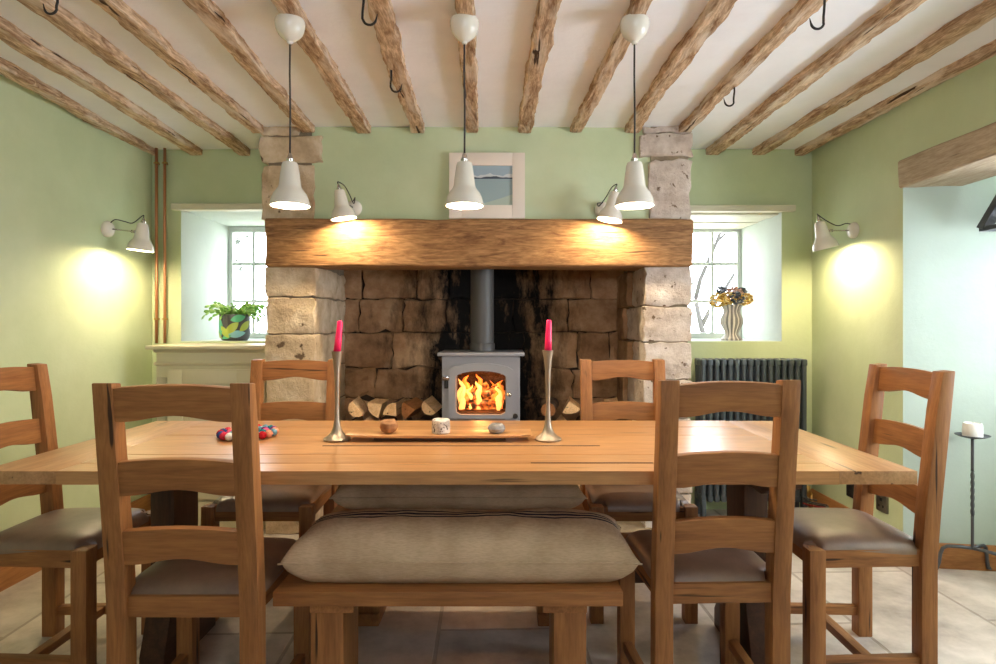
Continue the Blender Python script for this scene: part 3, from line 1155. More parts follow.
# lantern in the recess
t = thing('lantern', 'dark metal hanging lantern inside the deep recess by the window', 'lantern', (2.43, 2.70, 1.665))
b = MB()
for sx, sy in ((-1, -1), (1, -1), (1, 1), (-1, 1)):
    b.tube([(sx * 0.155, sy * 0.155, 0.0), (sx * 0.085, sy * 0.085, 0.20)], 0.029, square=True)
b.box(-0.155, 0.155, -0.155, 0.155, 0.0, 0.004)
for s in (-1, 1):
    b.box(-0.165, 0.165, s * 0.155 - 0.012, s * 0.155 + 0.012, -0.008, 0.012)
    b.box(s * 0.155 - 0.012, s * 0.155 + 0.012, -0.165, 0.165, -0.008, 0.012)
b.box(-0.10, 0.10, -0.10, 0.10, 0.19, 0.215, 0.004)
b.build('frame', M_IRON_GREY, t)
b = MB()
b.prism([(-0.14, 0.01), (0.14, 0.01), (0.08, 0.19), (-0.08, 0.19)], 'y', -0.004, 0.004, M=Matrix.Translation((0, -0.115, 0)))
b.prism([(-0.14, 0.01), (0.14, 0.01), (0.08, 0.19), (-0.08, 0.19)], 'x', -0.004, 0.004, M=Matrix.Translation((-0.115, 0, 0)))
b.build('glass', M_GLASS, t)
b = MB(); b.tube([(0, 0, 0.21), (0, 0, 0.30)], 0.008); b.build('stem', M_IRON_GREY, t)

# ------------------------------------------------------------------ table
TZ, TT = 0.785, 0.040
TX0, TX1, TY0, TY1 = -1.55, 1.213, 1.763, 2.67
CX = (TX0 + TX1) / 2
table = thing('dining_table', 'long oak trestle dining table in the middle of the room', 'dining table', (CX, 2.2415, 0))
ex = 0.23
ys = [TY0, 1.864, 1.985, 2.122, 2.33, 2.51, TY1]
b = MB()
rnd = random.Random(3)
oy = 2.2415
for i in range(len(ys) - 1):
    def edge(y, side, i=i):
        pts = []
        for s in range(25):
            x = TX0 + ex + 0.0006 + (TX1 - TX0 - 2 * ex - 0.0012) * s / 24
            g = 0.0004
            if abs(y - 2.122) < 1e-6 and -0.64 < x < 0.34:
                g = 0.006
            if abs(y - 1.864) < 1e-6 and (0.06 < x < 0.5 or -1.0 < x < -0.7):
                g = 0.0026
            if abs(y - 2.51) < 1e-6 and 0.55 < x < 0.9:
                g = 0.002
            yy = y if y in (TY0, TY1) else y + side * g
            pts.append((x - CX, yy - oy))
        return pts
    lo = edge(ys[i], +1)
    hi = edge(ys[i + 1], -1)
    b.prism(lo + hi[::-1], 'z', TZ - TT, TZ + 0.0006 * ((i * 7) % 3 - 1))
# dark-filled splits in the oak
b.box(-0.645 - CX, 0.335 - CX, 2.1162 - oy, 2.1278 - oy, TZ - 0.012, TZ + 0.0014, mi=1)
b.box(0.08 - CX, 0.46 - CX, 1.8616 - oy, 1.8664 - oy, TZ - 0.012, TZ + 0.0014, mi=1)
tt = b.build('tabletop', [M_TABLE, plain('dark_split', lin(62, 36, 20), 0.7)], table)
for (xa, xb) in ((TX0, TX0 + ex), (TX1 - ex, TX1)):
    b = MB(); b.box(xa - CX, xb - CX, TY0 - oy, TY1 - oy, TZ - TT, TZ, 0.003)
    b.build('breadboard_end', M_TABLE_Y, table)
for px_ in (-1.2125, 0.888):
    X = px_ - CX
    b = MB(); b.box(X - 0.0425, X + 0.0425, -0.12, 0.05, 0.10, 0.66, 0.006); b.build('pedestal', M_DARK_SHADED_OAK['z'], table)
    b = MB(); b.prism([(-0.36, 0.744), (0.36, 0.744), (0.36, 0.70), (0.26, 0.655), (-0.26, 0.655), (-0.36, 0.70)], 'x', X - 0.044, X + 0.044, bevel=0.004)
    b.build('cap_rail', M_DARK_SHADED_OAK['y'], table)
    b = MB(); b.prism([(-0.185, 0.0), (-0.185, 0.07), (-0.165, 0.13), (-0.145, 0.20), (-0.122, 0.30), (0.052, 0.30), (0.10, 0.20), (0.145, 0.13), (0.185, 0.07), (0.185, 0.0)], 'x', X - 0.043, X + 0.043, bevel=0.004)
    b.build('foot', M_DARK_SHADED_OAK['y'], table)
b = MB(); b.box(-1.2125 - CX + 0.043, 0.888 - CX - 0.043, -0.03, 0.03, 0.26, 0.36, 0.005)
b.build('stretcher', M_DARK_SHADED_OAK['x'], table)


# ------------------------------------------------------------------ chairs
def arch_poly(w, z0, z1, rise0, rise1, n=14):
    """rail outline: both edges arched upwards in the middle, with straight shoulders"""
    lo, hi = [], []
    for i in range(n + 1):
        u = -1 + 2 * i / n
        k = 0.5 * (1 + math.cos(math.pi * min(1, abs(u) / 0.92)))
        lo.append((u * w / 2, z0 + rise0 * k))
        hi.append((u * w / 2, z1 + rise1 * (1 - u * u)))
    return lo + hi[::-1]


def chair(w, hs, label, loc, rz, group='oak ladder-back dining chairs', pad_mat=None, dep=0.43):
    t = thing('dining_chair', label, 'chair', loc, rz, group)
    pt = 0.053            # post thickness
    wf = w + 0.030        # the seat widens towards the front
    yb_, yf = -dep / 2, dep / 2
    H = 1.062 * hs
    rake = 0.062
    for s in (-1, 1):
        b = MB()
        prof = [(yb_, 0.0), (yb_ + pt, 0.0), (yb_ + pt, 0.44), (yb_ + pt - 0.012, 0.60), (yb_ + pt - 0.8 * rake, H - 0.13), (yb_ + pt - rake - 0.008, H - 0.004), (yb_ + 0.004 - rake, H), (yb_ - 0.8 * rake + 0.004, H - 0.13), (yb_ - 0.012, 0.60), (yb_, 0.44)]
        xa = s * (w / 2 - pt / 2)
        b.prism(prof, 'x', xa - pt / 2, xa + pt / 2, bevel=0.004)
        b.build('back_post', M_OAK['z'], t)
    def yr(z):
        return yb_ + 0.026 - rake * max(0.0, (z - 0.44) / (H - 0.44))
    for (z0, z1) in ((0.562, 0.656), (0.755, 0.848), (0.957, 1.048)):
        z0, z1 = z0 * hs, z1 * hs
        b = MB()
        zc_ = (z0 + z1) / 2
        tilt = Matrix.Translation((0, yr(zc_) - 0.006, zc_)) @ Matrix.Rotation(math.atan2(rake, H - 0.44), 4, 'X') @ Matrix.Translation((0, 0, -zc_))
        b.prism(arch_poly(w - 2 * pt + 0.004, z0, z1, 0.017, 0.009), 'y', -0.012, 0.012, bevel=0.003, M=tilt)
        b.build('back_rail', M_OAK['x'], t)
    for s in (-1, 1):
        b = MB(); xa = s * (wf / 2 - pt / 2)
        b.box(xa - pt / 2, xa + pt / 2, yf - pt, yf, 0.0, 0.474, 0.004)
        b.build('front_leg', M_OAK['z'], t)
    b = MB(); b.box(-w / 2 + pt - 0.002, w / 2 - pt + 0.002, yb_ + 0.010, yb_ + 0.036, 0.412, 0.470, 0.003); b.build('seat_rail', M_OAK['x'], t)
    b = MB(); b.box(-wf / 2 + pt - 0.002, wf / 2 - pt + 0.002, yf - 0.040, yf - 0.012, 0.412, 0.470, 0.003); b.build('seat_rail', M_OAK['x'], t)
    for s in (-1, 1):
        def side(half, s=s):
            ya, yc = yb_ + pt - 0.002, yf - pt + 0.002
            m0, m1 = s * (w / 2 - 0.026), s * (wf / 2 - 0.026)
            return [(m0 - half, ya), (m0 + half, ya), (m1 + half, yc), (m1 - half, yc)]
        b = MB(); b.prism(side(0.013), 'z', 0.412, 0.470, bevel=0.003); b.build('seat_rail', M_OAK['y'], t)
        b = MB(); b.prism(side(0.015), 'z', 0.078, 0.112, bevel=0.003); b.build('stretcher', M_OAK['y'], t)
    wm = (w + wf) / 2
    b = MB(); b.box(-wm / 2 + 0.040, wm / 2 - 0.040, -0.017, 0.017, 0.080, 0.110, 0.003); b.build('stretcher', M_OAK['x'], t)
    # leather drop-in seat pad, cut round the posts
    b = MB()
    nn = 28
    g = []
    hw, y0, y1 = w / 2 - 0.012, yb_ + 0.020, yf - 0.010
    for i in range(nn + 1):
        row = []
        for j in range(nn + 1):
            u, v = -1 + 2 * i / nn, -1 + 2 * j / nn
            x = u * hw
            y = (y0 + y1) / 2 + v * (y1 - y0) / 2
            e = (1 - abs(u) ** 5) * (1 - abs(v) ** 5)
            z = 0.466 + 0.040 * e ** 0.55 + 0.004 * e
            # draw in at the post corners
            cx_, cy_ = w / 2 - pt, (y1 - y0) / 2 - pt + 0.012
            dx, dy = abs(x) - cx_, abs(y - (y0 + y1) / 2) - cy_
            if dx > 0 and dy > 0:
                if dx < dy:
                    y = (y0 + y1) / 2 + math.copysign(cy_, v)
                else:
                    x = math.copysign(cx_, u)
                if dx == dy:
                    x = math.copysign(cx_, u)
            x *= 1 + (wf / w - 1) * min(1, max(0, (y - yb_) / dep))
            row.append(b.bm.verts.new((x, y, z)))
        g.append(row)
    for i in range(nn):
        for j in range(nn):
            b.bm.faces.new((g[i][j], g[i + 1][j], g[i + 1][j + 1], g[i][j + 1]))
    bot = [g[i][0] for i in range(nn + 1)] + [g[nn][j] for j in range(1, nn + 1)] + [g[i][nn] for i in range(nn - 1, -1, -1)] + [g[0][j] for j in range(nn - 1, 0, -1)]
    low = [b.bm.verts.new((v.co.x * 0.99, v.co.y, 0.452)) for v in bot]
    for i in range(len(bot)):
        j = (i + 1) % len(bot)
        b.bm.faces.new((bot[j], bot[i], low[i], low[j]))
    bmesh.ops.remove_doubles(b.bm, verts=b.bm.verts[:], dist=0.0004)
    b.build('seat_pad', pad_mat or M_LEATHER, t, smooth=60)
    return t


def chair_at(wx, y_back_seat, w, hs, label, rz=0.0, dep=0.43):
    """near and far chairs: wx = middle of the back, y_back_seat = outer face of the posts"""
    sgn = 1 if abs(rz) < 1 else -1
    return chair(w, hs, label, (wx, y_back_seat + sgn * dep / 2, 0), rz)


chair_at(-0.880, 1.635, 0.416, 1.0, 'ladder-back oak chair seen from behind, in front of the cream cabinet')
chair_at(0.618, 1.718, 0.394, 1.0, 'ladder-back oak chair seen from behind, in front of the radiator', R(2))
chair_at(-1.008, 2.86, 0.420, 0.985, 'ladder-back oak chair across the table, before the buff stone pier', R(180))
chair_at(0.565, 2.86, 0.405, 0.985, 'ladder-back oak chair across the table, before the pale stone pier', R(180))
chair(0.405, 1.0, 'ladder-back oak chair at the table end near the deep recess', (1.213, 2.18, 0), R(90))
chair(0.405, 1.0, 'ladder-back oak chair at the table end near the left green wall', (-1.585, 2.18, 0), R(-90))


# ------------------------------------------------------------------ benches and cushions
def bench(x0, x1, y0, y1, label):
    xm, ym = (x0 + x1) / 2, (y0 + y1) / 2
    t = thing('bench', label, 'bench', (xm, ym, 0), 0, 'oak benches under the table')
    hx, hy = (x1 - x0) / 2, (y1 - y0) / 2
    b = MB(); b.box(-hx, hx, -hy, hy, 0.418, 0.460, 0.004); b.build('seat', M_OAK['x'], t)
    for s in (-1, 1):
        X = s * (hx - 0.148)
        b = MB(); b.box(X - 0.048 - (0.03 if s > 0 else 0), X + 0.048 + (0.03 if s < 0 else 0), -hy + 0.012, hy - 0.012, 0.394, 0.4175, 0.003); b.build('cleat', M_OAK['y'], t)
        b = MB(); b.box(X - 0.047, X + 0.047, -hy + 0.02, -hy + 0.20, 0.05, 0.394, 0.005); b.build('leg', M_OAK['z'], t)
        b = MB(); b.box(X - 0.045, X + 0.045, -hy + 0.01, hy - 0.01, 0.0, 0.05, 0.005); b.build('foot', M_OAK['y'], t)
    b = MB(); b.box(-hx + 0.19, hx - 0.19, -hy + 0.10, -hy + 0.14, 0.10, 0.17, 0.004); b.build('stretcher', M_DARK_SHADED_OAK['x'], t)
    return t


bench(-0.657, 0.334, 1.695, 2.02, 'oak bench on the near side, under the striped linen cushion')
bench(-0.70, 0.325, 2.40, 2.72, 'oak bench in shadow on the far side of the table, facing the stove')


def cushion(name, xm, ym, z, hx, hy, h, seamz, mat, label, seed):
    b = MB()
    nx, ny = 56, 26
    top, bot = [], []
    for i in range(nx + 1):
        ra, rb = [], []
        for j in range(ny + 1):
            u, v = -1 + 2 * i / nx, -1 + 2 * j / ny
            # outline: sides drawn in between pointed corners
            ix = 1 - 0.045 * (1 - abs(v) ** 2.2)
            iy = 1 - 0.10 * (1 - abs(u) ** 8) * 0.5
            x, y = u * hx * ix, v * hy * iy
            e = ((1 - abs(u) ** 9) ** 0.5) * ((1 - abs(v) ** 3.2) ** 0.50)
            n = noise.noise(Vector((u * 2.6 + seed, v * 1.6, seed))) * 0.010 + noise.noise(Vector((u * 9 + seed, v * 3, 1))) * 0.004
            zt = seamz + (h - seamz) * e + n * e
            zb = seamz * (1 - min(1.0, e * 1.5))
            zb = max(zb, 0.0)
            ra.append(b.bm.verts.new((x, y, zt)))
            edge = i in (0, nx) or j in (0, ny)
            rb.append(ra[-1] if edge else b.bm.verts.new((x, y, zb)))
        top.append(ra); bot.append(rb)
    for i in range(nx):
        for j in range(ny):
            b.bm.faces.new((top[i][j], top[i + 1][j], top[i + 1][j + 1], top[i][j + 1]))
            q = (bot[i][j], bot[i][j + 1], bot[i + 1][j + 1], bot[i + 1][j])
            try:
                b.bm.faces.new(q)
            except ValueError:
                pass
    o = thing('bench_cushion', label, 'cushion', (xm, ym, z), 0, 'linen cushions on the benches')
    b.build('cover', mat, o, smooth=80)
    # welted seam round the edge
    b = MB()
    pts = []
    for i in range(nx + 1):
        u = -1 + 2 * i / nx
        pts.append((u * hx * 1.0, -hy * (1 - 0.05 * (1 - abs(u) ** 8)) - 0.001, seamz))
    b.tube(pts, 0.0028, 6)
    b.build('seam', mat, o)
    return o


cushion('bench_cushion', -0.129, 1.872, 0.4605, 0.522, 0.156, 0.160, 0.070, M_LINEN, 'long striped beige linen cushion on the near bench', 3.0)
cushion('bench_cushion', -0.185, 2.55, 0.4605, 0.515, 0.158, 0.140, 0.060, M_LINEN, 'long linen cushion in shadow on the far bench', 8.0)

# ------------------------------------------------------------------ things on the table
def candlestick(px, py_base, py_top, lean, label, clabel):
    d = F * (CAM_H - TZ) / (py_base - VY)
    x = (px - VX) * d / F
    h = (py_base - py_top) * d / F
    b = MB()
    prof = [(0.0, 0.0), (0.049, 0.0), (0.050, 0.004), (0.046, 0.009), (0.034, 0.016), (0.022, 0.028), (0.014, 0.048), (0.010, 0.075), (0.0075, 0.13), (0.0085, 0.19), (0.011, 0.25), (0.0155, 0.29), (0.020, 0.316), (0.0208, 0.320), (0.017, 0.320), (0.015, 0.312), (0, 0.312)]
    b.lathe([(r, z * h / 0.32) for r, z in prof], 32)
    t = thing('candlestick', label, 'candlestick', (x, d, TZ + 0.001), 0, 'pewter candlesticks')
    b.build('stem', M_PEWTER, t)
    L = 0.122
    c = thing('taper_candle', clabel, 'candle', (x, d, TZ + h * 0.978), 0, 'pink taper candles')
    b = MB()
    b.tube([(0, 0, 0.0), (lean * 0.35, 0, L * 0.35), (lean * 0.8, 0, L * 0.8), (lean * 0.97, 0, L * 0.97), (lean, 0, L)], [0.0138, 0.0125, 0.0108, 0.0100, 0.006], 18)
    b.build('wax', M_PINK, c)
    b = MB(); b.tube([(lean, 0, L - 0.002), (lean, 0, L + 0.006)], 0.0012, 6); b.build('wick', M_WICK, c)


candlestick(337, 440, 351.5, 0.012, 'slender pewter candlestick nearer the felt ball ring', 'pink taper candle leaning in the candlestick nearer the felt ball ring')
candlestick(548, 440, 350.5, 0.004, 'slender pewter candlestick beside the grey pebble end of the tray', 'pink taper candle in the candlestick beside the grey pebble')

# tray: shallow curved board on a low foot
dt = 2.185
tx0, tx1 = (345 - VX) * dt / F, (532 - VX) * dt / F
tray = thing('wooden_tray', 'long shallow oak tray holding three small objects', 'tray', ((tx0 + tx1) / 2, dt + 0.060, TZ + 0.001))
b = MB()
hw = (tx1 - tx0) / 2
nx = 30
ptsT, ptsB = [], []
for i in range(nx + 1):
    u = -1 + 2 * i / nx
    zt = 0.020 + 0.004 * abs(u) ** 6
    ptsT.append((u * hw, zt + 0.004))
    ptsB.append((u * hw * (0.985), zt - 0.006 + 0.004 * abs(u) ** 6))
b.prism(ptsB + ptsT[::-1], 'y', -0.060, 0.060, bevel=0.0015)
b.build('board', M_TABLE, tray)
b = MB(); b.box(-hw * 0.72, hw * 0.72, -0.02, 0.045, 0.0, 0.0142); b.build('foot', M_DARK_SHADED_OAK['x'], tray)
TRZ = TZ + 0.0235


def on_tray(px, b, name, mat, label, cat):
    o = b.build(name, mat, loc=((px - VX) * 2.235 / F, 2.235, TRZ))
    return tag(o, label, cat)


b = MB(); b.lathe([(0, 0.0), (0.012, 0.0), (0.027, 0.010), (0.034, 0.024), (0.032, 0.040), (0.020, 0.051), (0.006, 0.050), (0, 0.046)], 28)
for v in b.bm.verts:
    v.co += noise.noise_vector(v.co * 25) * 0.003
on_tray(389, b, 'round_pebble', mottled('brown_pebble', [(0.3, lin(120, 78, 46)), (0.7, lin(190, 140, 94))], 24, 0.6, 0.4), 'round brown pebble on the oak tray', 'pebble')
b = MB(); b.lathe([(0, 0.0), (0.029, 0.0), (0.033, 0.004), (0.0345, 0.030), (0.033, 0.050), (0.029, 0.0535), (0, 0.054)], 32)
for v in b.bm.verts:
    v.co += noise.noise_vector(v.co * 25) * 0.002
on_tray(441, b, 'tealight_holder', mottled('speckled_stone', [(0.35, lin(150, 140, 130)), (0.6, lin(228, 220, 208))], 40, 0.8, 0.5, spots=(lin(84, 72, 64), 70, 0.6)), 'speckled white stone cylinder in the middle of the oak tray', 'tealight holder')
b = MB(); b.lathe([(0, 0.0), (0.014, 0.0), (0.028, 0.008), (0.033, 0.019), (0.029, 0.031), (0.021, 0.037), (0.016, 0.038), (0.014, 0.033), (0, 0.033)], 28)
on_tray(496.5, b, 'grey_pebble', mottled('grey_pebble_stone', [(0.3, lin(112, 108, 104)), (0.7, lin(172, 166, 160))], 30, 0.5, 0.2), 'smooth grey pebble holder on the end of the oak tray', 'pebble')

# felt ball ring
t = thing('felt_ball_trivet', 'ring of multicoloured felt balls on the table', 'trivet', (-0.985, 2.30, TZ + 0.001))
cols = [lin(190, 36, 44), lin(226, 92, 132), lin(40, 120, 130), lin(60, 74, 130), lin(222, 150, 120), lin(236, 228, 220), lin(120, 60, 120), lin(110, 150, 168), lin(208, 60, 80)]
fm = [plain('felt_%s' % n, c, 0.95, 0, 0.1, bump=0.4, bscale=160) for n, c in zip(('red', 'pink', 'teal', 'navy', 'peach', 'white', 'plum', 'sky', 'coral'), cols)]
rnd = random.Random(12)
last = None
for ring, (rad, cnt) in enumerate(((0.096, 20), (0.064, 13))):
    for i in range(cnt):
        a = 2 * math.pi * (i + 0.5 * ring) / cnt
        mm = rnd.choice([q for q in fm if q is not last]); last = mm
        b = MB(); b.ball((rad * math.cos(a), rad * math.sin(a), 0.0150), 0.0154, 2, amp=0.05)
        b.build('felt_ball', mm, t)

# ------------------------------------------------------------------ picture on the mantel
t = thing('framed_picture', 'small seascape in a wide white frame leaning above the mantel', 'picture', (xc(487, 3.44), 3.455, 1.819))
t.rotation_euler = (R(-2.0), 0, 0)
W_, H_ = 0.218, 0.382
iw, ih0, ih1 = 0.146, 0.078, 0.308
b = MB()
for (a, c, e, f) in ((-W_, -iw, 0, H_), (iw, W_, 0, H_), (-iw, iw, 0, ih0), (-iw, iw, ih1, H_)):
    b.box(a, c, -0.014, 0.010, e, f, 0.0015)
b.build('frame', M_FRAMEW, t)
b = MB()
Y = -0.004
def strip(zs0, zs1, mi):
    n = 16
    for i in range(n):
        xa, xb_ = -iw + 2 * iw * i / n, -iw + 2 * iw * (i + 1) / n
        b.poly([(xa, Y, zs0(i)), (xb_, Y, zs0(i + 1)), (xb_, Y, zs1(i + 1)), (xa, Y, zs1(i))], mi)
hz = ih0 + 0.158
cloud = lambda i: hz + 0.020 + 0.006 * math.sin(i * 0.9) + 0.004 * math.sin(i * 2.3)
hill = lambda i: hz + 0.007 + 0.004 * math.sin(i * 0.7 + 1) + 0.002 * math.sin(i * 1.9)
sea = lambda i: hz - 0.004
sand = lambda i: ih0 + 0.09 * max(0.0, i / 16.0 - 0.25) ** 1.2
strip(lambda i: ih0, sand, 4); strip(sand, sea, 3); strip(sea, hill, 2); strip(hill, cloud, 1); strip(cloud, lambda i: ih1, 0)
b.build('painting', [plain('paint_sky', lin(158, 178, 190), 0.4), plain('paint_cloud', lin(206, 212, 212), 0.4), plain('paint_hill', lin(62, 72, 84), 0.4), plain('paint_sea', lin(152, 174, 178), 0.4), plain('paint_sand', lin(176, 192, 178), 0.4)], t, smooth=0)
b = MB(); b.box(-W_ + 0.004, W_ - 0.004, 0.0, 0.009, 0.004, H_ - 0.004); b.build('backing', M_DARK_SHADED_OAK['x'], t)

# ------------------------------------------------------------------ stove
SX = xc(481, 3.6)
SY = 3.60
t = thing('wood_stove', 'grey wood-burning stove with a lit fire in the stone fireplace', 'stove', (SX, SY, 0.04))
zs = lambda py: CAM_H - (py - VY) * SY / F - 0.04
hwid = 39.0 * SY / F
b = MB()
zt, zb0 = zs(356), zs(470)
# body as open-fronted shell
b.box(-hwid, -hwid + 0.012, 0, 0.36, zb0, zt, 0.002)
b.box(hwid - 0.012, hwid, 0, 0.36, zb0, zt, 0.002)
b.box(-hwid, hwid, 0.348, 0.36, zb0, zt)
b.box(-hwid, hwid, 0, 0.36, zb0 - 0.012, zb0)
b.box(-hwid, hwid, 0, 0.36, zt - 0.012, zt)
b.box(-hwid, hwid, 0.001, 0.02, zb0, zs(420))
b.box(-hwid, hwid, 0.001, 0.02, zs(368), zt)
b.box(-hwid + 0.001, -0.145, 0.002, 0.021, zb0 + 0.001, zt - 0.001)
b.box(0.145, hwid - 0.001, 0.002, 0.021, zb0 + 0.001, zt - 0.001)
b.box(-hwid + 0.002, -0.118, 0.003, 0.019, zs(374.5), zt - 0.002)
b.box(0.118, hwid - 0.002, 0.003, 0.019, zs(374.5), zt - 0.002)
b.build('body', M_STOVE, t)
b = MB(); b.box(-hwid - 0.026, hwid + 0.026, -0.022, 0.37, zt, zs(352.5), 0.004); b.build('top_plate', M_STOVE, t)
b = MB(); b.box(-hwid + 0.015, -hwid + 0.05, 0.03, 0.07, 0.0, zb0 - 0.01); b.box(hwid - 0.05, hwid - 0.015, 0.03, 0.07, 0.0, zb0 - 0.01); b.box(-hwid + 0.015, hwid - 0.015, 0.30, 0.34, 0.0, zb0 - 0.01); b.build('stand', M_STOVE, t)


def arched(hw_, z0, z1, zs_, n=12, r=0.0):
    """rectangle with an arched top: zs_ is the height of the springing at the sides"""
    pts = [(-hw_, z0), (hw_, z0)]
    for i in range(n + 1):
        u = 1 - 2 * i / n
        pts.append((u * hw_, zs_ + (z1 - zs_) * (1 - u * u)))
    return pts


# door frame with an arched head and rounded glass opening
def door_ring(outer, inner, y0, y1):
    bb = MB()
    n = len(outer)
    V = {}
    for key, poly, y in (('of', outer, y0), ('ob', outer, y1), ('if', inner, y0), ('ib', inner, y1)):
        V[key] = [bb.bm.verts.new((p[0], y, p[1])) for p in poly]
    for i in range(n):
        j = (i + 1) % n
        bb.bm.faces.new((V['of'][i], V['of'][j], V['if'][j], V['if'][i]))
        bb.bm.faces.new((V['ob'][j], V['ob'][i], V['ib'][i], V['ib'][j]))
        bb.bm.faces.new((V['of'][j], V['of'][i], V['ob'][i], V['ob'][j]))
        bb.bm.faces.new((V['if'][i], V['if'][j], V['ib'][j], V['ib'][i]))
    bmesh.ops.recalc_face_normals(bb.bm, faces=bb.bm.faces[:])
    return bb


def ring_pts(hw_, z0, z1, zs_, rb, n=40):
    """sample the arched outline at equal angles from its centre"""
    zc0 = (z0 + zs_) / 2
    out = []
    for k in range(n):
        a = 2 * math.pi * k / n
        dx, dz = math.cos(a), math.sin(a)
        lo, hi = 0.0, 1.0
        for _ in range(30):
            m_ = (lo + hi) / 2
            x, z = dx * m_, zc0 + dz * m_
            ok = abs(x) <= hw_ and z >= z0 and z <= zs_ + (z1 - zs_) * (1 - (x / hw_) ** 2 if abs(x) < hw_ else 0)
            if ok:  # rounded lower and upper corners
                for (cz, sg) in ((z0 + rb, -1), (zs_ - rb * 0.6, 1)):
                    if abs(x) > hw_ - rb and (z - cz) * sg > 0 and sg < 0:
                        if math.hypot(abs(x) - (hw_ - rb), z - cz) > rb:
                            ok = False
            lo, hi = (m_, hi) if ok else (lo, m_)
        out.append((dx * lo, zc0 + dz * lo))
    return out


door_o = ring_pts(32 * SY / F, zs(418), zs(363), zs(368), 0.015)
door_i = ring_pts(25 * SY / F, zs(414), zs(370.5), zs(374.5), 0.03)
door = door_ring(door_o, door_i, -0.034, 0.002).build('door', M_STOVE, t)
b = MB()
b.bm.faces.new([b.bm.verts.new((p[0], -0.004, p[1])) for p in door_i])
b.build('glass', M_STOVEGLASS, door)
b = MB()
hx_ = 0.218 * 0.0 + 33.5 * SY / F - 0.0
b.tube([(0.168, -0.034, zs(394)), (0.170, -0.058, zs(394)), (0.182, -0.060, zs(398)), (0.196, -0.058, zs(403))], [0.011, 0.011, 0.009, 0.013], 10)
b.ball((0.170, -0.056, zs(393.5)), 0.014, 2)
b.build('handle', M_CHROME, door)
b = MB(); b.tube([(-0.206, -0.022, zs(380)), (-0.206, -0.022, zs(388))], 0.012, 10); b.box(-0.228, -0.186, -0.036, -0.008, zs(380), zs(376), 0.003, 1); b.build('hinge', [M_STOVE_DARK, M_CHROME], door)
b = MB(); b.lathe([(0.015, 0), (0.016, 0.012), (0, 0.014)], 16, M=Matrix.Translation((0.205, 0.002, zs(416))) @ Matrix.Rotation(R(90), 4, 'X')); b.build('air_knob', M_STOVE_DARK, t)
# firebox lining, logs, flames
b = MB()
b.box(-0.20, 0.20, 0.30, 0.345, zb0, zt - 0.014)
b.box(-0.22, -0.19, 0.02, 0.345, zb0, zt - 0.014); b.box(0.19, 0.22, 0.02, 0.345, zb0, zt - 0.014)
b.box(-0.2, 0.2, 0.02, 0.3, zs(414) - 0.02, zs(414) + 0.004)
b.build('firebox', mottled('fire_brick', [(0.3, lin(40, 28, 22)), (0.7, lin(104, 72, 52))], 20, 0.9, 0.5), t)
b = MB()
zf = zs(414) + 0.004
b.tube([(-0.14, 0.12, zf + 0.035), (0.14, 0.16, zf + 0.04)], 0.036, 12)
b.tube([(-0.13, 0.22, zf + 0.10), (0.15, 0.14, zf + 0.085)], 0.034, 12)
b.tube([(-0.10, 0.10, zf + 0.06), (0.03, 0.20, zf + 0.15)], 0.028, 12)
b.tube([(0.02, 0.10, zf + 0.10), (0.12, 0.22, zf + 0.14)], 0.026, 12)
for v in b.bm.verts:
    v.co += noise.noise_vector(v.co * 30) * 0.012


def ember_mat():
    m, nt, bb = new_mat('embers')
    tc = N(nt, 'ShaderNodeTexCoord')
    n = N(nt, 'ShaderNodeTexNoise')
    n.inputs['Scale'].default_value = 26
    n.inputs['Detail'].default_value = 5
    nt.links.new(tc.outputs['Object'], n.inputs['Vector'])
    r = ramp(nt, [(0.44, (0.02, 0.006, 0.002, 1)), (0.54, (0.7, 0.10, 0.01, 1)), (0.66, (1.0, 0.42, 0.08, 1))])
    nt.links.new(n.outputs['Fac'], r.inputs['Fac'])
    bb.inputs['Base Color'].default_value = (0.03, 0.02, 0.015, 1)
    nt.links.new(r.outputs[0], bb.inputs['Emission Color'])
    bb.inputs['Emission Strength'].default_value = 0.9
    return m


b.build('burning_logs', ember_mat(), t)
b = MB()
rnd = random.Random(4)
for (fx, fy, hgt, rad, mi) in ((-0.118, 0.07, 0.17, 0.026, 1), (-0.095, 0.12, 0.20, 0.034, 0), (-0.055, 0.15, 0.12, 0.022, 0), (-0.02, 0.12, 0.17, 0.024, 1), (-0.025, 0.2, 0.21, 0.03, 0), (0.03, 0.18, 0.14, 0.028, 0), (0.085, 0.14, 0.13, 0.026, 0), (0.105, 0.08, 0.15, 0.022, 1), (0.118, 0.11, 0.18, 0.024, 0), (-0.13, 0.11, 0.19, 0.020, 1), (0.06, 0.2, 0.16, 0.018, 0), (-0.075, 0.1, 0.15, 0.016, 1)):
    n = 14
    pts = [(fx + 0.016 * math.sin(i * 0.9 + fx * 60) * i / n, fy, zf + 0.012 + hgt * i / n) for i in range(n + 1)]
    rs = [rad * (0.55 + 1.4 * (i / n)) * (1 - (i / n)) ** 0.9 + 0.0008 for i in range(n + 1)]
    b.tube(pts, rs, 10, mi)
for v in b.bm.verts:
    v.co += noise.noise_vector(v.co * 22) * 0.013
b.build('flames', [emit('flame_orange', (1.0, 0.20, 0.025, 1), 0.95), emit('flame_yellow', (1.0, 0.46, 0.12, 1), 1.25)], t)
lf = bpy.data.lights.new('fire_light', 'POINT'); lf.energy = 2.2; lf.color = (1.0, 0.42, 0.12); lf.shadow_soft_size = 0.05
of = bpy.data.objects.new('fire_light', lf); COL.objects.link(of); of.parent = t; of.location = (0, 0.045, zs(385))
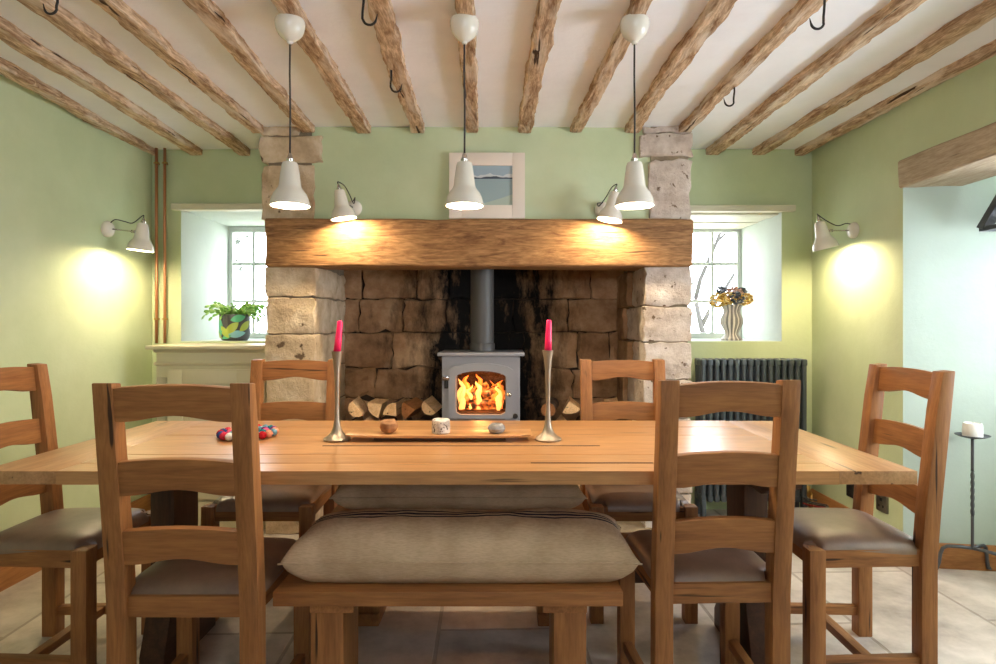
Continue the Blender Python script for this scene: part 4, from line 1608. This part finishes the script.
# flue
b = MB()
rp = 0.0735
b.lathe([(rp, zs(352.5)), (rp, 2.2)], 32)
b.lathe([(rp + 0.006, zs(352)), (rp + 0.006, zs(345)), (rp + 0.002, zs(344)), (rp, zs(344))], 32)
for v in b.bm.verts:
    v.co.y += 0.19
    v.co.x += 0.0
b.build('flue_pipe', M_PIPE, t)


# ------------------------------------------------------------------ firewood
def log_mesh(kind, seed):
    rr = random.Random(seed)
    b = MB()
    L = rr.uniform(0.22, 0.29)
    if kind == 0:      # quarter split
        r = rr.uniform(0.080, 0.090)
        pts = [(-r * 0.5, -r * 0.42)]
        for i in range(7):
            a = R(4 + rr.uniform(78, 88) * i / 6)
            pts.append((-r * 0.5 + r * math.cos(a), -r * 0.42 + r * math.sin(a)))
        barks = 6
    elif kind == 1:    # half round
        r = rr.uniform(0.048, 0.055)
        pts = []
        for i in range(9):
            a = math.pi * i / 8
            pts.append((r * math.cos(a), r * math.sin(a) - r * 0.4))
        barks = 8
    else:              # small round
        r = rr.uniform(0.04, 0.055)
        pts = [(r * math.cos(2 * math.pi * i / 12), r * math.sin(2 * math.pi * i / 12)) for i in range(12)]
        barks = 12
    n = len(pts)
    rings = []
    for k in range(6):
        y = -L / 2 + L * k / 5
        rings.append([b.bm.verts.new(Vector((p[0], y, p[1])) + noise.noise_vector(Vector((p[0] * 14, y * 7, p[1] * 14 + seed))) * 0.004) for p in pts])
    for k in range(5):
        for i in range(n):
            j = (i + 1) % n
            f = b.bm.faces.new((rings[k][i], rings[k][j], rings[k + 1][j], rings[k + 1][i]))
            round_side = (kind == 2) or (kind == 0 and 1 <= i <= 6) or (kind == 1 and i < 8)
            f.material_index = 1 if round_side else 0
    b.bm.faces.new(rings[0][::-1]); b.bm.faces.new(rings[-1])
    bmesh.ops.recalc_face_normals(b.bm, faces=b.bm.faces[:])
    me_o = b.build('firewood_log', [M_LOGEND if seed % 3 else M_LOGRED, M_BARK], smooth=40)
    return me_o


protos = [log_mesh(k % 3 if k % 3 != 2 or k == 5 else 0, 100 + k) for k in range(8)]
used = set()


def place_log(i, loc, rot, label, group):
    o = protos[i]
    if i in used:
        o = o.copy(); COL.objects.link(o)
    used.add(i)
    o.location = loc
    o.rotation_euler = rot
    tag(o, label, 'log', group)


rnd = random.Random(21)
for side, (xa, xb_, lab, grp) in enumerate(((-1.02, -0.44, 'split log stacked beside the stove, cream cabinet side', 'firewood stack nearer the cream cabinet'),
                                            (0.20, 0.72, 'split log stacked beside the stove, radiator side', 'firewood stack nearer the radiator'))):
    for row in range(6):
        z = 0.102 + row * 0.116
        n = 5 if side == 0 else 4
        for c in range(n):
            x = xa + (xb_ - xa) * (c + 0.5 + (0.2 if row % 2 else -0.2)) / n
            if side == 1 and row == 5 and c == 2:
                continue
            zz = z
            place_log(rnd.randrange(8), (x, 3.87 + rnd.uniform(-0.05, 0.03), zz), (rnd.uniform(-0.02, 0.02), rnd.uniform(-3.1, 3.1), rnd.uniform(-0.03, 0.03) if row < 5 else rnd.uniform(-0.2, 0.2)), lab, grp)
for i, p in enumerate(protos):
    if i not in used:
        bpy.data.objects.remove(p)

# ------------------------------------------------------------------ cream cabinet in the left alcove
cx0, cx1, cy0 = xc(156, 3.56), -1.425, 3.56
t = thing('alcove_cabinet', 'cream painted panelled cabinet in the alcove below the window', 'cabinet', ((cx0 + cx1) / 2, 3.745, 0))
cw = (cx1 - cx0) / 2
dy0, dy1 = cy0 - 3.745, 0.18
ztop = 1.088
b = MB(); b.box(-cw, cw, dy0 + 0.004, dy1, 0.15, ztop - 0.024, 0.002)
# frieze moulding
b.prism([(dy0 + 0.004, 0.968), (dy0 - 0.010, 0.974), (dy0 - 0.010, 0.986), (dy0 + 0.004, 0.990)], 'x', -cw - 0.008, cw)
b.prism([(dy0 + 0.004, ztop - 0.045), (dy0 - 0.018, ztop - 0.026), (dy0 + 0.004, ztop - 0.024)], 'x', -cw - 0.012, cw)
b.build('carcass', M_CABINET, t)
b = MB(); b.box(-cw - 0.040, cw, dy0 - 0.045, dy1, ztop - 0.024, ztop, 0.008, seg=3); b.build('top', M_CABINET, t)
b = MB(); b.box(-cw - 0.012, cw, dy0 - 0.012, dy1, 0.0, 0.14, 0.004); b.prism([(dy0 - 0.012, 0.14), (dy0 - 0.006, 0.158), (dy0 + 0.004, 0.158), (dy0 + 0.004, 0.14)], 'x', -cw - 0.010, cw); b.build('plinth', M_CABINET, t)
for s in (-1, 1):
    b = MB()
    X = s * (cw - 0.032)
    for k in range(5):
        q = X - 0.024 + 0.012 * k
        b.box(q - 0.004, q + 0.004, dy0 - 0.004, dy0 + 0.005, 0.2, 0.90, 0.0015)
    b.build('fluted_pilaster', M_CABINET, t)
dw = cw - 0.078
b = MB()
z0, z1 = 0.18, 0.945
for (xa, xb_, za, zb) in ((-dw, -dw + 0.085, z0, z1), (dw - 0.085, dw, z0, z1), (-dw + 0.085, dw - 0.085, z1 - 0.085, z1), (-dw + 0.085, dw - 0.085, z0, z0 + 0.085)):
    b.box(xa, xb_, dy0 - 0.016, dy0 + 0.004, za, zb, 0.002)
b.box(-dw + 0.08, dw - 0.08, dy0 - 0.001, dy0 + 0.006, z0 + 0.08, z1 - 0.08)
b.box(-dw + 0.115, dw - 0.115, dy0 - 0.014, dy0 + 0.001, z0 + 0.115, z1 - 0.115, 0.009, seg=1)
dr = b.build('door', M_CABINET, t)
b = MB(); b.ball((dw - 0.045, dy0 - 0.03, 0.62), 0.014, 2); b.tube([(dw - 0.045, dy0 - 0.016, 0.62), (dw - 0.045, dy0 - 0.03, 0.62)], 0.006); b.build('knob', M_BRASS, dr)

# ------------------------------------------------------------------ copper pipes
for px, lab in ((156.5, 'copper heating pipe nearer the corner, above the cabinet'), (164.8, 'copper heating pipe nearer the window, above the cabinet')):
    d = 3.895
    x = (px - VX) * d / F
    t = thing('copper_pipe', lab, 'pipe', (x, d, 1.09), 0, 'copper pipes in the alcove corner')
    b = MB(); b.tube([(0, 0, 0.0), (0.001, 0, 0.4), (-0.001, 0, 0.8), (0, 0, ZC - 1.09)], 0.0085, 12); b.build('tube', M_COPPER, t)
    for z in (CAM_H - (319 - VY) * d / F, CAM_H - (163 - VY) * d / F):
        b = MB(); b.tube([(0, 0, z - 1.09 - 0.006), (0, 0, z - 1.09 + 0.006)], 0.0115, 12); b.tube([(0, 0.004, z - 1.09), (0, 0.033, z - 1.09)], 0.004, 8); b.box(-0.017, 0.017, -0.004, 0.004, z - 1.094, z - 1.086); b.build('pipe_clip', M_BRASS, t)

# ------------------------------------------------------------------ radiator
rx0, rx1, ry = xc(697, 3.8), xc(803, 3.8), 3.80
t = thing('column_radiator', 'graphite cast column radiator under the window', 'radiator', ((rx0 + rx1) / 2, ry, 0))
n = 16
pitch = (rx1 - rx0) / n
rtop, rbot = CAM_H - (358 - VY) * 3.8 / F, 0.10
for i in range(n):
    X = -(rx1 - rx0) / 2 + pitch * (i + 0.5)
    b = MB()
    for y in (-0.055, 0.0, 0.055):
        b.tube([(X, y, rbot + 0.02), (X, y, rtop - 0.015)], 0.0155, 10)
    for z in (rbot + 0.025, rtop - 0.025):
        b.box(X - pitch * 0.5, X + pitch * 0.5, -0.018, 0.018, z - 0.018, z + 0.018, 0.006)
        b.box(X - 0.017, X + 0.017, -0.072, 0.072, z - 0.022, z + 0.022, 0.012, seg=3)
    if i in (0, n - 1):
        b.box(X - 0.014, X + 0.014, -0.075, -0.03, 0.0, rbot + 0.02, 0.006)
        b.box(X - 0.014, X + 0.014, 0.03, 0.075, 0.0, rbot + 0.02, 0.006)
    b.build('section', M_RAD, t)
b = MB()
X = (rx1 - rx0) / 2
b.tube([(X, 0, rtop - 0.025), (X + 0.012, 0, rtop - 0.025)], 0.018, 12)
b.build('end_plug', M_RAD, t)
b = MB()
b.tube([(X, 0, rbot + 0.04), (X + 0.05, 0, rbot + 0.04)], 0.012, 12); b.tube([(X + 0.03, 0, rbot + 0.02), (X + 0.03, 0, rbot + 0.09)], 0.016, 12); b.tube([(X + 0.05, 0, rbot + 0.04), (X + 0.05, -0.03, 0.02)], 0.0085, 10)
b.build('valve', M_BRASS, t)

# cable tangle by the valve
b = MB()
rnd = random.Random(8)
for k in range(5):
    pts = []
    for i in range(22):
        a = i * 0.62 + k
        pts.append((0.055 * math.cos(a) * (1 + 0.2 * k % 0.5) + 0.01 * noise.noise(Vector((i, k, 0))), 0.05 * math.sin(a), 0.012 + 0.006 * i * (0.5 + 0.2 * k) + 0.01 * math.sin(a * 1.7)))
    b.tube(pts, 0.0045, 7, 1 if k == 2 else 0)
o = b.build('cable_coil', [M_CABLE, M_CABLE_RED], loc=(1.865, 3.60, 0.0))
tag(o, 'tangled coil of dark cables on the floor beside the radiator', 'cable')


# sockets
def socket(y, z, label, mat):
    t = thing('wall_socket', label, 'socket', (XR - 0.005, y, z), 0, 'metal sockets above the baseboard')
    b = MB(); b.box(-0.006, 0.010, -0.046, 0.046, -0.045, 0.045, 0.003); b.build('plate', mat, t)
    for (ya, yc, za, zb) in ((-0.010, 0.010, 0.012, 0.028), (-0.022, -0.012, -0.02, -0.008), (0.012, 0.022, -0.02, -0.008)):
        b = MB(); b.box(-0.0075, -0.004, ya, yc, za, zb); b.build('pin_hole', M_STOVE_DARK, t)


socket(3.47, 0.255, 'dark metal socket plate nearer the radiator corner', M_IRON)
socket(3.19, 0.262, 'brushed metal socket plate nearer the recess', M_PLATE)

# ------------------------------------------------------------------ floor candle stand in the recess
t = thing('candle_stand', 'tall wrought-iron candle stand with twisted stem in the recess', 'candle stand', ((972.5 - VX) * 2.88 / F, 2.88, 0))
zd = CAM_H - (438 - VY) * 2.88 / F
zj = CAM_H - (549 - VY) * 2.88 / F
b = MB()
n = 44
for s in range(1):
    pts = [(0, 0, zj + (zd - zj) * i / n) for i in range(n + 1)]
    b.tube(pts[:14], 0.0085, square=True)
    b.tube(pts[13:32], 0.0088, square=True, twist=0.55)
    b.tube(pts[31:], 0.0085, square=True)
b.build('stem', M_IRON_GREY, t)
for a in (R(157), R(-48), R(27)):
    b = MB()
    c, s = math.cos(a), math.sin(a)
    pr = [(0.0, zj + 0.004), (0.05, zj + 0.004), (0.10, zj), (0.118, zj - 0.012), (0.128, zj - 0.04), (0.134, zj - 0.085), (0.145, zj - 0.12)]
    pr = [(r_, z_) for r_, z_ in pr if z_ > 0.012] + [(0.150, 0.018), (0.166, 0.007)]
    b.tube([(c * r_, s * r_, z_) for r_, z_ in pr], 0.0085, 8)
    b.build('leg', M_IRON_GREY, t)
b = MB(); b.lathe([(0, zd - 0.004), (0.02, zd - 0.002), (0.05, zd + 0.004), (0.072, zd + 0.014), (0.070, zd + 0.016), (0.045, zd + 0.007), (0, zd + 0.004)], 30)
b.build('dish', M_IRON_GREY, t)
c = thing('pillar_candle', 'short white pillar candle on the iron floor stand', 'candle', (t.location.x, 2.88, zd + 0.0055))
b = MB(); b.lathe([(0, 0), (0.040, 0.0), (0.041, 0.004), (0.040, 0.055), (0.037, 0.066), (0.033, 0.067), (0.028, 0.061), (0, 0.060)], 28); b.build('wax', M_WAX, c)
b = MB(); b.tube([(0, 0, 0.058), (0.002, 0, 0.070)], 0.0013, 6); b.build('wick', M_WICK, c)

# ------------------------------------------------------------------ potted plant on the left sill
t = thing('potted_plant', 'trailing green cactus in a leaf-painted pot on the sill', 'potted plant', ((235 - VX) * 4.10 / F, 4.10, 1.1005))
ph, pr_ = 0.178, 0.099
pot_r = lambda z: 0.078 + (pr_ - 0.078) * min(1, (z / 0.07)) ** 0.6 if z < 0.07 else pr_
b = MB()
b.lathe([(0, 0), (0.074, 0.0), (0.086, 0.008), (0.095, 0.03), (0.099, 0.06), (0.100, 0.12), (0.098, ph), (0.093, ph), (0.092, ph - 0.02), (0, ph - 0.02)], 40)


def pot_leaf(th, z, ang, L, W, mi, lift):
    n = 10
    pts = []
    for i in range(n + 1):
        u = i / n
        w = W * math.sin(math.pi * u) ** 0.8
        pts.append((u * L - L / 2, w))
    pts += [(u * L - L / 2, -W * math.sin(math.pi * u) ** 0.8) for u in [1 - (i + 1) / n for i in range(n - 1)]]
    # triangulated fan of narrow quads, wrapped on the pot
    def wrap(p, q):
        x, y = p * math.cos(ang) - q * math.sin(ang), p * math.sin(ang) + q * math.cos(ang)
        zz = min(max(z + y, 0.012), ph - 0.003)
        r = 0.1006 + lift if zz > 0.06 else 0.087 + 0.0135 * (zz / 0.06) ** 0.6 + 0.002 + lift
        a = th + x / 0.1
        return (r * math.cos(a), r * math.sin(a), zz)
    for i in range(n):
        u0, u1 = i / n, (i + 1) / n
        w0, w1 = W * math.sin(math.pi * u0) ** 0.8, W * math.sin(math.pi * u1) ** 0.8
        rows0 = [wrap(u0 * L - L / 2, w0 * k) for k in (-1, -0.33, 0.33, 1)]
        rows1 = [wrap(u1 * L - L / 2, w1 * k) for k in (-1, -0.33, 0.33, 1)]
        for k in range(3):
            vs_ = [b.bm.verts.new(p) for p in (rows0[k], rows0[k + 1], rows1[k + 1], rows1[k])]
            f = b.bm.faces.new(vs_); f.material_index = mi


for k, (th, z, an, L, W, mi) in enumerate(((-2.25, 0.095, 1.75, 0.13, 0.026, 1), (-1.85, 0.06, 2.2, 0.10, 0.022, 2), (-1.35, 0.085, 0.75, 0.115, 0.026, 2), (-0.95, 0.150, 0.25, 0.10, 0.024, 1),
                                          (-1.05, 0.045, 0.15, 0.12, 0.024, 3), (-2.6, 0.045, 2.6, 0.11, 0.022, 2), (-0.45, 0.10, 0.7, 0.11, 0.024, 2), (-3.0, 0.11, 1.4, 0.12, 0.024, 3), (-1.75, 0.025, 0.3, 0.08, 0.014, 1))):
    pot_leaf(th, z, an, L, W, mi, 0.0004 * (k % 4))
bmesh.ops.remove_doubles(b.bm, verts=b.bm.verts[:], dist=0.00001)
b.build('pot', [plain('pot_charcoal', lin(74, 74, 84), 0.3), plain('pot_green', lin(88, 176, 138), 0.3), plain('pot_lime', lin(170, 186, 84), 0.3), plain('pot_blue', lin(128, 182, 196), 0.3)], t, smooth=50)
b = MB()
rnd = random.Random(17)
for k in range(88):
    a = rnd.uniform(0, 2 * math.pi)
    r0 = rnd.uniform(0.0, 0.075)
    p = Vector((r0 * math.cos(a), r0 * math.sin(a), ph - 0.015))
    out = Vector((math.cos(a), math.sin(a), 0))
    el = rnd.uniform(0.5, 1.3)
    nseg = rnd.randint(3, 5)
    if math.cos(a) < -0.9:
        nseg += 1
    for s in range(nseg):
        dirv = (out * math.cos(el) + Vector((0, 0, 1)) * math.sin(el)).normalized()
        q = Vector((0, 0, 1)).rotation_difference(dirv).to_matrix().to_4x4()
        sl_ = rnd.uniform(0.030, 0.040)
        b.ball(tuple(p + dirv * sl_ * 0.5), 0.5, 1, rnd.choice([0, 0, 1]), (0.020, 0.009, sl_ * 1.08), q)
        p = p + dirv * sl_
        el -= rnd.uniform(0.22, 0.48)
        el = max(el, -1.4)
b.build('foliage', [plain('leaf_green', lin(120, 172, 76), 0.45), plain('leaf_light', lin(168, 204, 116), 0.45)], t)
b = MB(); b.lathe([(0, ph - 0.03), (0.0915, ph - 0.03), (0.0915, ph - 0.016), (0, ph - 0.014)], 24); b.build('soil', plain('soil', lin(58, 42, 30), 0.95), t)

# ------------------------------------------------------------------ vase of dried flowers on the right sill
t = thing('flower_vase', 'striped fluted vase of dried mustard flowers on the sill', 'vase', ((731.5 - VX) * 4.14 / F, 4.14, 1.1005))
vp = [(0, 0.0), (0.066, 0.0), (0.070, 0.008), (0.058, 0.020), (0.043, 0.040), (0.045, 0.060), (0.060, 0.090), (0.072, 0.120), (0.070, 0.150), (0.056, 0.180), (0.050, 0.200), (0.058, 0.225), (0.072, 0.245), (0.066, 0.245), (0.052, 0.225), (0.045, 0.2), (0, 0.19)]
b = MB()
b.lathe(vp, 84, 0, None, (lambda i, j: 0 if (j // 3) % 2 else 1), 14, 0.05)
b.build('vessel', [plain('vase_dark', lin(132, 126, 124), 0.4), plain('vase_pale', lin(206, 198, 192), 0.4)], t, smooth=70)
rnd = random.Random(9)


def floret(name, c, rad, mats, sq=0.8, n=90, size=0.012):
    bb = MB()
    for k in range(n):
        v = Vector((rnd.gauss(0, 1), rnd.gauss(0, 1), rnd.gauss(0, 1))).normalized() * rad * rnd.uniform(0.75, 1.0)
        v.z *= sq
        bb.ball(tuple(Vector(c) + v), size * rnd.uniform(0.7, 1.2), 1, rnd.randrange(len(mats)), (1, 1, 0.7))
    bb.tube([Vector(c) - Vector((0, 0, rad * 0.4)), Vector((c[0] * 0.3, c[1] * 0.3, 0.2))], 0.003, 6)
    bb.build(name, mats, t)


mus = [plain('mustard', lin(224, 190, 100), 0.8), plain('mustard_pale', lin(238, 214, 150), 0.8), plain('mustard_deep', lin(196, 150, 74), 0.8)]
ros = [plain('dusty_rose', lin(206, 166, 150), 0.8), plain('rose_brown', lin(170, 124, 108), 0.8)]
gry = [plain('slate_bloom', lin(112, 116, 128), 0.7), plain('slate_dark', lin(66, 74, 84), 0.7)]
floret('flower_head', (-0.09, 0.0, 0.275), 0.062, mus)
floret('flower_head', (-0.035, -0.02, 0.285), 0.060, mus)
floret('flower_head', (0.085, 0.01, 0.285), 0.058, mus)
floret('flower_head', (0.03, 0.03, 0.325), 0.055, ros)
floret('seed_head', (0.018, -0.06, 0.290), 0.045, gry, 1.0, 70, 0.010)
floret('seed_head', (-0.068, 0.01, 0.350), 0.034, gry, 0.7, 50, 0.009)
floret('seed_head', (0.075, 0.03, 0.340), 0.040, gry, 0.6, 50, 0.010)

# ------------------------------------------------------------------ outside the windows
b = MB(); b.box(-9, 9, 4.75, 22, -0.25, -0.2)
struct(b.build('ground_garden', plain('garden_ground', lin(206, 204, 194), 0.95)))
M_TWIG = plain('twig', lin(56, 54, 52), 0.9)
M_LEAF = plain('tree_leaf', lin(62, 68, 60), 0.8)


def tree(x, y, h, seed, label, leafy):
    rr = random.Random(seed)
    t = thing('garden_tree', label, 'tree', (x, y, -0.2), 0, 'garden trees outside')
    b, lf_ = MB(), MB()

    def grow(p, d, L, r, depth):
        pts = [p]
        for i in range(5):
            d = (d + Vector((rr.gauss(0, 0.13), rr.gauss(0, 0.13), rr.gauss(0, 0.09)))).normalized()
            pts.append(pts[-1] + d * L / 5)
        b.tube(pts, [r * (1 - 0.10 * i) for i in range(6)], 6)
        if depth <= 1:
            for k in range(leafy):
                q = pts[rr.randint(1, 5)] + Vector((rr.gauss(0, 0.06), rr.gauss(0, 0.06), rr.gauss(0, 0.06)))
                a = Vector((rr.gauss(0, 1), rr.gauss(0, 1), rr.gauss(0, 1))).normalized() * 0.06
                c = Vector((rr.gauss(0, 1), rr.gauss(0, 1), rr.gauss(0, 1))).normalized() * 0.032
                lf_.poly([q - a, q + c, q + a, q - c])
        if depth > 0:
            for k in range(3):
                nd = (d + Vector((rr.gauss(0, 0.6), rr.gauss(0, 0.6), rr.gauss(0.15, 0.4)))).normalized()
                grow(pts[rr.randint(2, 5)], nd, L * 0.68, r * 0.55, depth - 1)
    grow(Vector((0, 0, 0)), Vector((0, 0, 1)), h * 0.42, 0.055, 4)
    b.build('trunk', M_TWIG, t)
    lf_.build('foliage', M_LEAF, t, smooth=0)


tree(-3.35, 7.4, 4.2, 3, 'bare garden tree with sparse leaves seen through the window above the cabinet', 9)
tree(2.65, 7.2, 4.2, 11, 'bare garden tree seen through the window above the radiator', 5)

S.cycles.max_bounces = 8
S.cycles.diffuse_bounces = 5
S.cycles.transparent_max_bounces = 8
S.cycles.caustics_reflective = False
S.cycles.caustics_refractive = False
S.cycles.sample_clamp_indirect = 6.0
S.cycles.use_denoising = True
